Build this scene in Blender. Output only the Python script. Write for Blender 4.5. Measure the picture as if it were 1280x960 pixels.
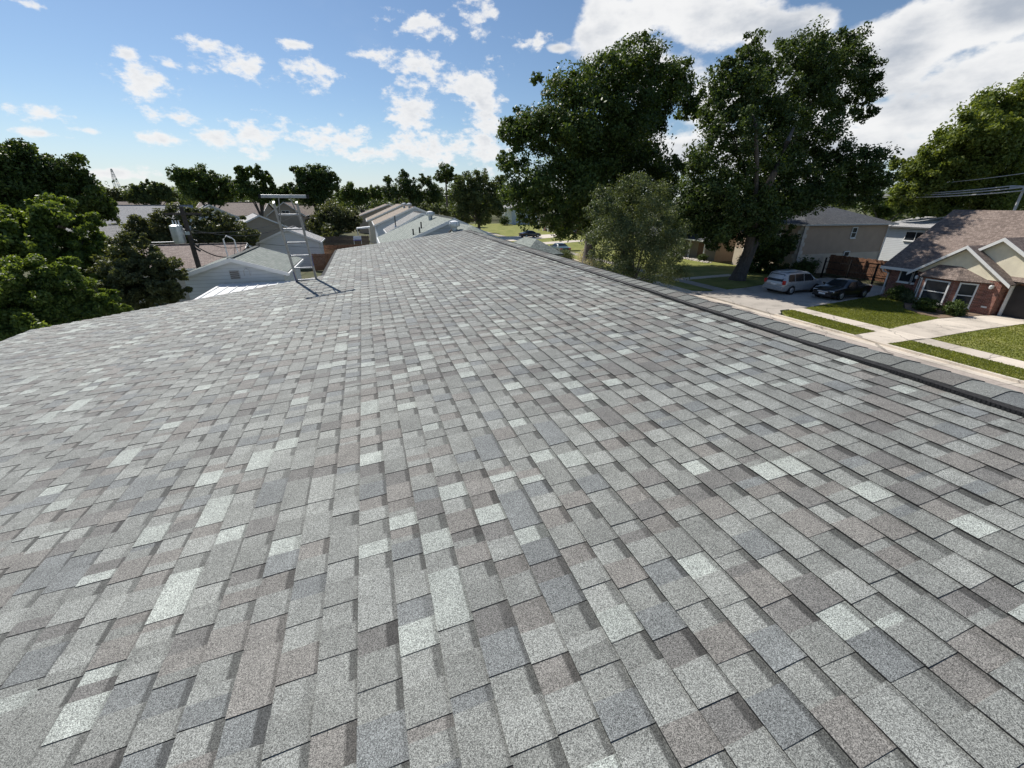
import bpy, math, random
import numpy as np
from mathutils import Vector, Matrix

for o in list(bpy.data.objects):
    bpy.data.objects.remove(o)
S = bpy.context.scene
COL = S.collection
RN = random.Random(7)
NR = np.random.default_rng(11)

# ------------------------------------------------------------------ camera
CAMZ = 7.0
FPX, PITCH, ROLL, YAW = 520.0, math.radians(23.6), math.radians(-0.3), math.radians(18.4)
cp, sp = math.cos(PITCH), math.sin(PITCH)
FW = Vector((math.sin(YAW) * cp, math.cos(YAW) * cp, -sp))
R0 = Vector((math.cos(YAW), -math.sin(YAW), 0))
D0 = FW.cross(R0)
RT = R0 * math.cos(ROLL) + D0 * math.sin(ROLL)
DN = -R0 * math.sin(ROLL) + D0 * math.cos(ROLL)
cam_data = bpy.data.cameras.new('camera')
cam_data.sensor_width = 36.0
cam_data.lens = FPX / 1280.0 * 36.0
cam_data.clip_start = 0.05
cam_data.clip_end = 6000
cam = bpy.data.objects.new('camera', cam_data)
COL.objects.link(cam)
M4 = Matrix.Identity(4)
for i in range(3):
    M4[i][0] = RT[i]; M4[i][1] = -DN[i]; M4[i][2] = -FW[i]
M4[2][3] = CAMZ
cam.matrix_world = M4
S.camera = cam

def ray(px, py):
    return RT * ((px - 640) / FPX) + DN * ((py - 480) / FPX) + FW
def at(px, py, Y):
    d = ray(px, py); t = Y / d.y
    return Vector((d.x * t, d.y * t, CAMZ + d.z * t))
def proj(p):
    q = Vector((p[0], p[1], p[2] - CAMZ)); z = q.dot(FW)
    if z < 0.05: return None
    return (640 + FPX * q.dot(RT) / z, 480 + FPX * q.dot(DN) / z, z)

# ------------------------------------------------------------------ light
SUN_EL = math.radians(46.0)
sx, sy = -0.42, 0.90
hl = math.hypot(sx, sy)
SUN = Vector((sx / hl * math.cos(SUN_EL), sy / hl * math.cos(SUN_EL), math.sin(SUN_EL)))
sl = bpy.data.lights.new('sun', 'SUN')
sl.energy = 5.0; sl.angle = math.radians(0.5); sl.color = (1.0, 0.955, 0.89)
so = bpy.data.objects.new('sun', sl); COL.objects.link(so)
so.rotation_euler = SUN.to_track_quat('Z', 'Y').to_euler()
so.location = (0, 0, 60)
S.view_settings.view_transform = 'Standard'
S.view_settings.look = 'None'
S.view_settings.gamma = 1.0
S.view_settings.exposure = 0.22

W = bpy.data.worlds.new('World'); S.world = W; W.use_nodes = True
WT = W.node_tree; WT.nodes.clear()

class NT:
    """tiny node helper"""
    def __init__(s, tree): s.t = tree
    def n(s, typ, **kw):
        nd = s.t.nodes.new(typ)
        for k, v in kw.items():
            if k == 'ins':
                for a, b in v.items():
                    if hasattr(b, 'is_output'): s.t.links.new(b, nd.inputs[a])
                    else: nd.inputs[a].default_value = b
            else: setattr(nd, k, v)
        return nd
    def math(s, op, a, b=0.0, c=0.0, clamp=False):
        nd = s.n('ShaderNodeMath', operation=op, use_clamp=clamp, ins={0: a, 1: b, 2: c}); return nd.outputs[0]
    def vmath(s, op, a, b=(0, 0, 0), c=(0, 0, 0)):
        ins = {0: a, 1: b}
        if op == 'MULTIPLY_ADD': ins[2] = c
        nd = s.n('ShaderNodeVectorMath', operation=op, ins=ins)
        return nd.outputs['Value'] if op in ('LENGTH', 'DOT_PRODUCT') else nd.outputs[0]
    def noise(s, vec, scale, detail=2.0, rough=0.5, dims='3D'):
        nd = s.n('ShaderNodeTexNoise', noise_dimensions=dims, ins={'Scale': scale, 'Detail': detail, 'Roughness': rough})
        if vec is not None: s.t.links.new(vec, nd.inputs['Vector'])
        return nd.outputs['Fac']
    def ramp(s, fac, stops, interp='LINEAR'):
        nd = s.n('ShaderNodeValToRGB'); r = nd.color_ramp; r.interpolation = interp
        while len(r.elements) < len(stops): r.elements.new(0.5)
        for e, (p, c) in zip(r.elements, stops):
            e.position = p; e.color = (*c, 1) if len(c) == 3 else c
        s.t.links.new(fac, nd.inputs[0]); return nd.outputs[0]
    def mix(s, fac, a, b, blend='MIX'):
        nd = s.n('ShaderNodeMix', data_type='RGBA', blend_type=blend)
        for k, v in ((0, fac), (6, a), (7, b)):
            if hasattr(v, 'is_output'): s.t.links.new(v, nd.inputs[k])
            else: nd.inputs[k].default_value = v if k == 0 else ((*v, 1) if len(v) == 3 else v)
        return nd.outputs[2]
    def smooth(s, v, a, b):
        nd = s.n('ShaderNodeMapRange', interpolation_type='SMOOTHSTEP', ins={0: v, 1: a, 2: b, 3: 0.0, 4: 1.0}); return nd.outputs[0]

def build_world():
    w = NT(WT)
    sky = w.n('ShaderNodeTexSky', sky_type='NISHITA', sun_disc=False, sun_elevation=SUN_EL,
              sun_rotation=math.atan2(SUN.x, SUN.y), altitude=0.0, air_density=1.0, dust_density=0.15, ozone_density=4.0)
    bg = w.n('ShaderNodeBackground', ins={'Color': sky.outputs[0], 'Strength': 0.083})
    tc = w.n('ShaderNodeTexCoord')
    sep = w.n('ShaderNodeSeparateXYZ', ins={0: tc.outputs['Generated']})
    az = w.math('ARCTAN2', sep.outputs[0], sep.outputs[1])
    el = w.math('ARCSINE', sep.outputs[2])
    ae = w.n('ShaderNodeCombineXYZ', ins={0: az, 1: el, 2: 0.0}).outputs[0]
    # individual cumulus of the photographed sky: (px, py, half width px, half height px)
    clouds = [(520, 32, 42, 20), (600, 22, 22, 22), (665, 50, 26, 11), (455, 69, 30, 7), (302, 80, 44, 20), (385, 92, 36, 22), (250, 86, 28, 8), (370, 56, 22, 7), (158, 67, 20, 10), (252, 57, 22, 11), (185, 98, 44, 22), (212, 80, 26, 9),
              (55, 143, 40, 11), (45, 166, 34, 7), (112, 164, 24, 6), (222, 147, 34, 11), (205, 175, 40, 10), (270, 172, 36, 13), (322, 168, 42, 22), (425, 178, 46, 24), (518, 85, 36, 26), (515, 140, 44, 27), (590, 108, 36, 32), (605, 140, 24, 40), (545, 185, 80, 24), (610, 180, 50, 32),
              (25, 3, 26, 7), (130, 216, 60, 9), (470, 192, 60, 12),
              (760, 30, 80, 62), (830, 85, 90, 50), (890, 35, 90, 60), (960, 95, 120, 60), (980, 45, 85, 36), (1130, 60, 120, 90), (1230, 100, 120, 80), (1230, 20, 110, 70), (1130, 150, 110, 40), (1000, 190, 200, 50), (880, 180, 120, 40), (1150, 190, 80, 22), (700, 60, 20, 10)]
    mn = None; mb = None
    for ci, (x, y, a, b) in enumerate(clouds):
        d = ray(x, y).normalized()
        A = math.atan2(d.x, d.y); E_ = math.asin(d.z)
        d2 = ray(x + a, y).normalized(); d3 = ray(x, y - b).normalized()
        ra = abs(math.atan2(d2.x, d2.y) - A) * 1.15; re = max(abs(math.asin(d3.z) - E_), 0.006) * 1.2
        v = w.vmath('MULTIPLY_ADD', ae, (1 / ra, 1 / re, 0), (-A / ra, -E_ / re, 0))
        ln = w.vmath('LENGTH', v)
        if ci < 29: mn = ln if mn is None else w.math('MINIMUM', mn, ln)
        else: mb = ln if mb is None else w.math('MINIMUM', mb, ln)
    # the same kind of clouds carries on over the rest of the sky
    vv = w.vmath('MULTIPLY', ae, (1.0, 1.7, 1.0))
    elsewhere = w.smooth(w.vmath('LENGTH', w.vmath('MULTIPLY_ADD', ae, (1 / 1.05, 1 / 0.5, 0), (-YAW / 1.05, 0, 0))), 0.9, 1.15)
    far_n = w.noise(vv, 2.6, 3.0, 0.5)
    far_len = w.math('MULTIPLY_ADD', far_n, -4.2, 3.75)
    far_len = w.math('ADD', far_len, w.math('MULTIPLY', w.math('SUBTRACT', 1.0, elsewhere), 3.0))
    mn = w.math('MINIMUM', mn, far_len)
    puff = w.noise(vv, 13.0, 8.0, 0.6)
    wisp = w.noise(vv, 36.0, 6.0, 0.62)
    big = w.noise(vv, 5.0, 4.0, 0.6)
    dens0 = w.math('SUBTRACT', 1.0, mn)
    dens = w.math('ADD', dens0, w.math('MULTIPLY', w.math('SUBTRACT', puff, 0.5), 3.3))
    dens = w.math('ADD', dens, w.math('MULTIPLY', w.math('SUBTRACT', wisp, 0.5), 2.4))
    cov_a = w.smooth(dens, 0.05, 0.85)
    soft = w.noise(vv, 6.0, 8.0, 0.56)
    dens_b = w.math('ADD', w.math('SUBTRACT', 0.92, mb), w.math('MULTIPLY', w.math('SUBTRACT', soft, 0.5), 3.4))
    cov_b = w.smooth(dens_b, 0.02, 0.42)
    cov = w.math('MAXIMUM', cov_a, cov_b)
    vlow = w.vmath('ADD', vv, (0.0, 0.035, 0.0))
    puff2 = w.noise(vlow, 13.0, 4.0, 0.6)
    lit = w.smooth(w.math('SUBTRACT', puff, puff2), -0.16, 0.14)
    shade_a = w.math('MULTIPLY', w.smooth(dens, 0.35, 1.6), w.math('MULTIPLY_ADD', lit, -0.45, 0.75))
    band = w.noise(w.vmath('MULTIPLY', ae, (1.0, 2.6, 1.0)), 4.2, 5.0, 0.55)
    shade_b = w.math('MULTIPLY', w.smooth(w.math('ADD', dens_b, w.math('MULTIPLY', w.math('SUBTRACT', band, 0.5), 2.6)), 0.12, 1.4), cov_b)
    shade = w.math('MAXIMUM', w.math('MULTIPLY', shade_a, 0.75), shade_b)
    ccol = w.mix(shade, (1.0, 1.0, 1.0), (0.47, 0.52, 0.60))
    cb = w.n('ShaderNodeBackground', ins={'Color': ccol, 'Strength': 0.80})
    # horizon haze as thin cloud veil
    veil = w.math('MULTIPLY', w.smooth(w.noise(vv, 3.2, 5.0, 0.6), 0.5, 0.85), 0.15)
    veil = w.math('MAXIMUM', veil, w.math('MULTIPLY', w.math('SUBTRACT', 1.0, w.smooth(el, -0.02, 0.15)), 0.58))
    vb = w.n('ShaderNodeBackground', ins={'Color': (0.74, 0.85, 1.0, 1), 'Strength': 0.72})
    m1 = w.n('ShaderNodeMixShader', ins={0: veil, 1: bg.outputs[0], 2: vb.outputs[0]})
    mx = w.n('ShaderNodeMixShader', ins={0: w.math('MULTIPLY', cov, 0.96), 1: m1.outputs[0], 2: cb.outputs[0]})
    out = w.n('ShaderNodeOutputWorld', ins={0: mx.outputs[0]})
build_world()

# ------------------------------------------------------------------ materials
MATS = {}
def new_mat(name):
    m = bpy.data.materials.new(name); m.use_nodes = True
    t = m.node_tree; t.nodes.clear(); MATS[name] = m
    k = NT(t)
    bs = k.n('ShaderNodeBsdfPrincipled'); out = k.n('ShaderNodeOutputMaterial', ins={0: bs.outputs[0]})
    return m, k, bs, out
def setc(k, bs, c): k.t.links.new(c, bs.inputs['Base Color'])
def bump(k, bs, h, strength=0.3, dist=0.01):
    b = k.n('ShaderNodeBump', ins={'Strength': strength, 'Distance': dist, 'Height': h}); k.t.links.new(b.outputs[0], bs.inputs['Normal'])
def coord(k, kind='Object'): return k.n('ShaderNodeTexCoord').outputs[kind]
def wpos(k): return k.n('ShaderNodeNewGeometry').outputs['Position']

def m_plain(name, col, rough=0.6, var=0.18, scale=3.0, metal=0.0, spec=0.4, bmp=0.0):
    m, k, bs, o = new_mat(name)
    n = k.noise(wpos(k), scale, 5.0, 0.6)
    lo = tuple(c * (1 - var) for c in col); hi = tuple(min(1, c * (1 + var)) for c in col)
    setc(k, bs, k.ramp(n, [(0.3, lo), (0.7, hi)]))
    bs.inputs['Roughness'].default_value = rough; bs.inputs['Metallic'].default_value = metal
    bs.inputs['Specular IOR Level'].default_value = spec
    if bmp: bump(k, bs, k.noise(wpos(k), scale * 8, 4), bmp, 0.02)
    return m

def m_granule():
    m, k, bs, o = new_mat('asphalt_granules')
    at_ = k.n('ShaderNodeAttribute', attribute_name='Col')
    p = wpos(k)
    vo = k.n('ShaderNodeTexVoronoi', ins={'Vector': p, 'Scale': 430.0})
    sp_ = k.n('ShaderNodeSeparateColor', ins={0: vo.outputs['Color']})
    g1 = k.noise(p, 290.0, 1.0, 0.5)
    big = k.noise(p, 9.0, 3.0, 0.5)
    gr = k.math('ADD', k.math('MULTIPLY', sp_.outputs[0], 1.05), k.math('MULTIPLY', g1, 1.1))   # ~0..2.1 mean ~1.07
    gr = k.math('MULTIPLY', k.math('POWER', k.math('MULTIPLY', gr, 0.94), 1.5), k.math('MULTIPLY_ADD', big, 0.5, 0.74))
    c = k.mix(1.0, at_.outputs['Color'], k.n('ShaderNodeCombineXYZ', ins={0: gr, 1: gr, 2: gr}).outputs[0], 'MULTIPLY')
    # faint broad staining and foot scuffs
    st = k.ramp(k.noise(p, 0.55, 4.0, 0.6), [(0.3, (0.9, 0.9, 0.91)), (0.7, (1.07, 1.06, 1.04))])
    c = k.mix(1.0, c, st, 'MULTIPLY')
    setc(k, bs, c)
    bs.inputs['Roughness'].default_value = 0.78; bs.inputs['Specular IOR Level'].default_value = 0.4
    bump(k, bs, sp_.outputs[0], 0.6, 0.002)
    return m

def m_shingle(name, cols, bw=0.22, bh=0.14):
    m, k, bs, o = new_mat(name)
    uv = k.n('ShaderNodeUVMap').outputs[0]
    br = k.n('ShaderNodeTexBrick', offset=0.37, squash=0.6, squash_frequency=3, ins={'Vector': uv, 'Scale': 1.0, 'Brick Width': bw, 'Row Height': bh, 'Mortar Size': 0.008, 'Color1': (0, 0, 0, 1), 'Color2': (1, 1, 1, 1), 'Mortar': (0.0, 0.0, 0.0, 1)})
    n = k.noise(uv, 0.6, 5.0, 0.65)
    f = k.math('ADD', k.math('MULTIPLY', k.n('ShaderNodeSeparateColor', ins={0: br.outputs[0]}).outputs[0], 0.7), k.math('MULTIPLY_ADD', n, 0.6, -0.15))
    c = k.ramp(f, [(0.0, cols[0]), (0.5, cols[1]), (1.0, cols[2])])
    f2 = k.noise(uv, 60, 2.0)
    c = k.mix(1.0, c, k.ramp(f2, [(0.3, (0.75, 0.75, 0.75)), (0.7, (1.2, 1.2, 1.2))]), 'MULTIPLY')
    c = k.mix(k.math('MULTIPLY', br.outputs['Fac'], 0.65), c, (0.03, 0.03, 0.03))
    setc(k, bs, c); bs.inputs['Roughness'].default_value = 0.85
    bump(k, bs, k.math('SUBTRACT', f, br.outputs['Fac']), 0.5, 0.02)
    return m

def m_siding(name, col, lap=0.2):
    m, k, bs, o = new_mat(name)
    p = wpos(k); z = k.n('ShaderNodeSeparateXYZ', ins={0: p}).outputs[2]
    fr = k.math('FRACT', k.math('DIVIDE', z, lap))
    ln = k.math('LESS_THAN', fr, 0.12)
    n = k.noise(p, 1.3, 5, 0.6)
    c = k.ramp(n, [(0.3, tuple(c * 0.9 for c in col)), (0.7, col)])
    c = k.mix(k.math('MULTIPLY', ln, 0.45), c, tuple(c * 0.4 for c in col))
    setc(k, bs, c); bs.inputs['Roughness'].default_value = 0.55
    bump(k, bs, k.math('SUBTRACT', 1.0, fr), 0.5, 0.02)
    return m

def m_brick():
    m, k, bs, o = new_mat('red_brick')
    p = wpos(k)
    s = k.n('ShaderNodeSeparateXYZ', ins={0: p})
    uv = k.n('ShaderNodeCombineXYZ', ins={0: k.math('ADD', s.outputs[1], s.outputs[0]), 1: s.outputs[2], 2: 0.0}).outputs[0]
    br = k.n('ShaderNodeTexBrick', ins={'Vector': uv, 'Scale': 1.0, 'Brick Width': 0.22, 'Row Height': 0.075, 'Mortar Size': 0.007, 'Color1': (0, 0, 0, 1), 'Color2': (1, 1, 1, 1), 'Mortar': (0.5, 0.5, 0.5, 1)})
    f = k.math('ADD', k.math('MULTIPLY', k.n('ShaderNodeSeparateColor', ins={0: br.outputs[0]}).outputs[0], 0.6), k.math('MULTIPLY', k.noise(uv, 3.5, 4), 0.45))
    c = k.ramp(f, [(0.1, (0.10, 0.032, 0.022)), (0.5, (0.235, 0.07, 0.042)), (0.95, (0.36, 0.15, 0.10))])
    c = k.mix(br.outputs['Fac'], c, (0.34, 0.28, 0.24))
    setc(k, bs, c); bs.inputs['Roughness'].default_value = 0.85
    bump(k, bs, br.outputs['Fac'], -0.5, 0.01)
    return m

def m_grass(name, a, b, c3):
    m, k, bs, o = new_mat(name)
    p = wpos(k)
    n1 = k.noise(p, 0.45, 6, 0.65); n2 = k.noise(p, 9.0, 5, 0.7); n3 = k.noise(p, 60.0, 2, 0.6)
    f = k.math('ADD', k.math('MULTIPLY', n1, 0.55), k.math('ADD', k.math('MULTIPLY', n2, 0.3), k.math('MULTIPLY', n3, 0.2)))
    setc(k, bs, k.ramp(f, [(0.36, a), (0.52, b), (0.7, c3)]))
    bs.inputs['Roughness'].default_value = 0.9; bs.inputs['Specular IOR Level'].default_value = 0.15
    bump(k, bs, k.math('ADD', n2, n3), 0.35, 0.05)
    return m

def m_leaf(name, dark, mid, light, trans=0.28):
    m, k, bs, o = new_mat(name)
    a = k.n('ShaderNodeAttribute', attribute_name='lv')
    n = k.noise(wpos(k), 0.5, 3)
    f = k.math('ADD', k.math('MULTIPLY', a.outputs['Fac'], 0.75), k.math('MULTIPLY_ADD', n, 0.6, -0.18))
    c = k.ramp(f, [(0.05, dark), (0.5, mid), (0.95, light)])
    setc(k, bs, c); bs.inputs['Roughness'].default_value = 0.5; bs.inputs['Specular IOR Level'].default_value = 0.3
    tr = k.n('ShaderNodeBsdfTranslucent'); k.t.links.new(k.mix(1.0, c, (1.9, 1.8, 0.7), 'MULTIPLY'), tr.inputs[0])
    mx = k.n('ShaderNodeMixShader', ins={0: trans, 1: bs.outputs[0], 2: tr.outputs[0]})
    k.t.links.new(mx.outputs[0], o.inputs[0])
    return m

def m_bark(name, col):
    m, k, bs, o = new_mat(name)
    p = k.vmath('MULTIPLY', wpos(k), (1, 1, 0.25))
    n = k.noise(p, 9.0, 6, 0.7)
    setc(k, bs, k.ramp(n, [(0.3, tuple(c * 0.45 for c in col)), (0.7, tuple(c * 1.3 for c in col))]))
    bs.inputs['Roughness'].default_value = 0.9; bump(k, bs, n, 0.8, 0.05)
    return m

def m_concrete(name, col, joint=1.5):
    m, k, bs, o = new_mat(name)
    p = wpos(k)
    n = k.math('ADD', k.math('MULTIPLY', k.noise(p, 0.5, 7, 0.65), 0.65), k.math('MULTIPLY', k.noise(p, 12, 4, 0.7), 0.35))
    cc = k.ramp(n, [(0.32, tuple(c * 0.55 for c in col)), (0.5, col), (0.7, tuple(min(1, c * 1.15) for c in col))])
    rv_ = k.math('MULTIPLY_ADD', k.n('ShaderNodeObjectInfo').outputs['Random'], 0.22, 0.86)
    crk = k.n('ShaderNodeTexVoronoi', feature='DISTANCE_TO_EDGE', ins={'Vector': k.vmath('ADD', p, k.n('ShaderNodeCombineXYZ', ins={0: k.math('MULTIPLY', k.noise(p, 2.0, 4), 0.8), 1: 0.0, 2: 0.0}).outputs[0]), 'Scale': 0.3})
    cc = k.mix(1.0, cc, k.n('ShaderNodeCombineXYZ', ins={0: rv_, 1: rv_, 2: rv_}).outputs[0], 'MULTIPLY')
    cc = k.mix(k.math('MULTIPLY', k.math('LESS_THAN', crk.outputs['Distance'], 0.006), 0.6), cc, tuple(c * 0.25 for c in col))
    setc(k, bs, cc)
    bs.inputs['Roughness'].default_value = 0.85; bump(k, bs, n, 0.25, 0.02)
    return m

def m_glass(name, col=(0.02, 0.025, 0.03)):
    m, k, bs, o = new_mat(name)
    setc(k, bs, k.ramp(k.noise(wpos(k), 1.2, 3), [(0.35, col), (0.7, tuple(c * 2.2 for c in col))]))
    bs.inputs['Roughness'].default_value = 0.12; bs.inputs['Specular IOR Level'].default_value = 0.28
    return m

def m_paint(name, col, coat=0.6, metal=0.0):
    m, k, bs, o = new_mat(name)
    n = k.noise(wpos(k), 7, 4)
    setc(k, bs, k.ramp(n, [(0.3, tuple(c * 0.9 for c in col)), (0.7, tuple(min(1, c * 1.08) for c in col))]))
    bs.inputs['Roughness'].default_value = 0.32; bs.inputs['Metallic'].default_value = metal
    bs.inputs['Coat Weight'].default_value = coat; bs.inputs['Coat Roughness'].default_value = 0.06
    return m

m_granule(); m_brick()
m_shingle('green_grey_shingle', [(0.13, 0.15, 0.13), (0.22, 0.25, 0.22), (0.31, 0.33, 0.29)])
m_shingle('brown_shingle', [(0.135, 0.10, 0.08), (0.225, 0.17, 0.14), (0.32, 0.25, 0.21)])
m_shingle('rust_brown_shingle', [(0.17, 0.12, 0.10), (0.27, 0.20, 0.165), (0.34, 0.27, 0.23)])
m_shingle('tan_shingle', [(0.18, 0.14, 0.10), (0.27, 0.215, 0.16), (0.34, 0.28, 0.22)])
m_shingle('pale_grey_shingle', [(0.30, 0.30, 0.30), (0.42, 0.41, 0.40), (0.52, 0.51, 0.49)])
m_shingle('slate_shingle', [(0.04, 0.044, 0.052), (0.08, 0.084, 0.092), (0.13, 0.134, 0.14)])
m_shingle('grey_shingle', [(0.14, 0.14, 0.135), (0.23, 0.23, 0.22), (0.32, 0.315, 0.30)])
m_siding('white_siding', (0.72, 0.74, 0.74)); m_siding('pale_blue_siding', (0.56, 0.62, 0.67)); m_siding('cream_siding', (0.60, 0.54, 0.44))
m_siding('tan_siding', (0.42, 0.35, 0.27))
m_plain('stucco_cream', (0.82, 0.74, 0.56), 0.9, 0.1, 2.0, bmp=0.3); m_plain('beige_wall', (0.47, 0.35, 0.26), 0.85, 0.08, 1.0, bmp=0.2)
m_plain('cream_wall', (0.62, 0.52, 0.405), 0.85, 0.08, 1.0, bmp=0.2); m_plain('taupe_wall', (0.27, 0.23, 0.18), 0.85, 0.08, 1.0)
m_plain('white_trim', (0.78, 0.77, 0.74), 0.5, 0.06); m_plain('grey_trim', (0.50, 0.49, 0.47), 0.5, 0.08); m_plain('aluminium', (0.36, 0.37, 0.38), 0.4, 0.25, 14, metal=0.75)
m_plain('white_metal', (0.80, 0.80, 0.78), 0.4, 0.08, 1.4); m_plain('black_plastic', (0.008, 0.008, 0.009), 0.45, 0.3, 40, bmp=0.4); m_plain('galvanised', (0.52, 0.55, 0.56), 0.4, 0.15, 6, metal=0.6)
m_plain('dark_pipe', (0.03, 0.03, 0.03), 0.6); m_plain('wire_black', (0.02, 0.02, 0.02), 0.6); m_plain('wire_grey', (0.45, 0.45, 0.44), 0.5); m_plain('mulch', (0.20, 0.14, 0.095), 0.95, 0.3, 6, bmp=0.6)
m_plain('iron_black', (0.012, 0.012, 0.012), 0.5); m_plain('rubber', (0.015, 0.015, 0.015), 0.8); m_plain('door_dark', (0.035, 0.03, 0.03), 0.5); m_plain('lamp_white', (0.8, 0.8, 0.78), 0.3)
m_plain('wood_fence', (0.235, 0.12, 0.07), 0.85, 0.4, 5.0, bmp=0.3); m_plain('weathered_fence', (0.13, 0.10, 0.08), 0.9, 0.35, 5.0, bmp=0.3); m_plain('pole_wood', (0.075, 0.06, 0.05), 0.9, 0.35, 6, bmp=0.5)
m_plain('stone_pale', (0.62, 0.56, 0.49), 0.9, 0.25, 2.0, bmp=0.4); m_plain('asphalt_edge', (0.02, 0.02, 0.02), 0.9); m_plain('blue_cloth', (0.10, 0.10, 0.30), 0.8); m_plain('plank_brown', (0.16, 0.09, 0.055), 0.8, 0.3, 4)
m_grass('lawn_grass', (0.10, 0.115, 0.03), (0.20, 0.215, 0.055), (0.36, 0.32, 0.13))
m_leaf('grass_blade', (0.13, 0.15, 0.035), (0.23, 0.25, 0.065), (0.38, 0.34, 0.13), 0.5); m_grass('yard_ground', (0.04, 0.06, 0.02), (0.08, 0.085, 0.04), (0.16, 0.13, 0.09))
m_concrete('concrete_pale', (0.60, 0.53, 0.44)); m_concrete('concrete_road', (0.50, 0.43, 0.37)); m_concrete('concrete_drive', (0.40, 0.36, 0.31))
m_leaf('leaf_oak', (0.032, 0.052, 0.014), (0.068, 0.104, 0.025), (0.13, 0.18, 0.047), 0.25)
m_leaf('leaf_oak_deep', (0.028, 0.046, 0.014), (0.056, 0.088, 0.023), (0.105, 0.15, 0.042), 0.24)
m_leaf('leaf_bright', (0.052, 0.08, 0.018), (0.11, 0.16, 0.034), (0.21, 0.27, 0.075), 0.38)
m_leaf('leaf_olive', (0.052, 0.07, 0.032), (0.105, 0.135, 0.06), (0.19, 0.22, 0.115), 0.25)
m_leaf('leaf_dusky', (0.045, 0.055, 0.024), (0.09, 0.105, 0.045), (0.155, 0.175, 0.08), 0.28)
m_leaf('leaf_far', (0.042, 0.062, 0.024), (0.08, 0.11, 0.04), (0.13, 0.16, 0.062), 0.28)
m_leaf('leaf_gold', (0.062, 0.088, 0.02), (0.13, 0.17, 0.037), (0.225, 0.26, 0.072), 0.36)
m_leaf('leaf_flower', (0.20, 0.20, 0.13), (0.50, 0.47, 0.36), (0.75, 0.70, 0.58), 0.25)
m_bark('bark', (0.11, 0.095, 0.08)); m_bark('bark_pale', (0.26, 0.23, 0.20))
m_glass('window_glass', (0.018, 0.022, 0.026)); m_glass('car_glass', (0.010, 0.012, 0.014))
m_paint('silver_paint', (0.40, 0.41, 0.42), 0.6, 0.35); m_paint('black_paint', (0.008, 0.008, 0.010)); m_paint('green_paint', (0.05, 0.085, 0.075)); m_paint('dark_paint', (0.02, 0.022, 0.028)); m_paint('red_lens', (0.45, 0.015, 0.012)); m_paint('clear_lens', (0.6, 0.62, 0.64))
m_plain('plate_white', (0.75, 0.75, 0.75), 0.4); m_plain('chrome', (0.65, 0.66, 0.68), 0.15, 0.05, metal=0.95); m_plain('rim_metal', (0.5, 0.51, 0.52), 0.3, 0.05, metal=0.7)

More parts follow.
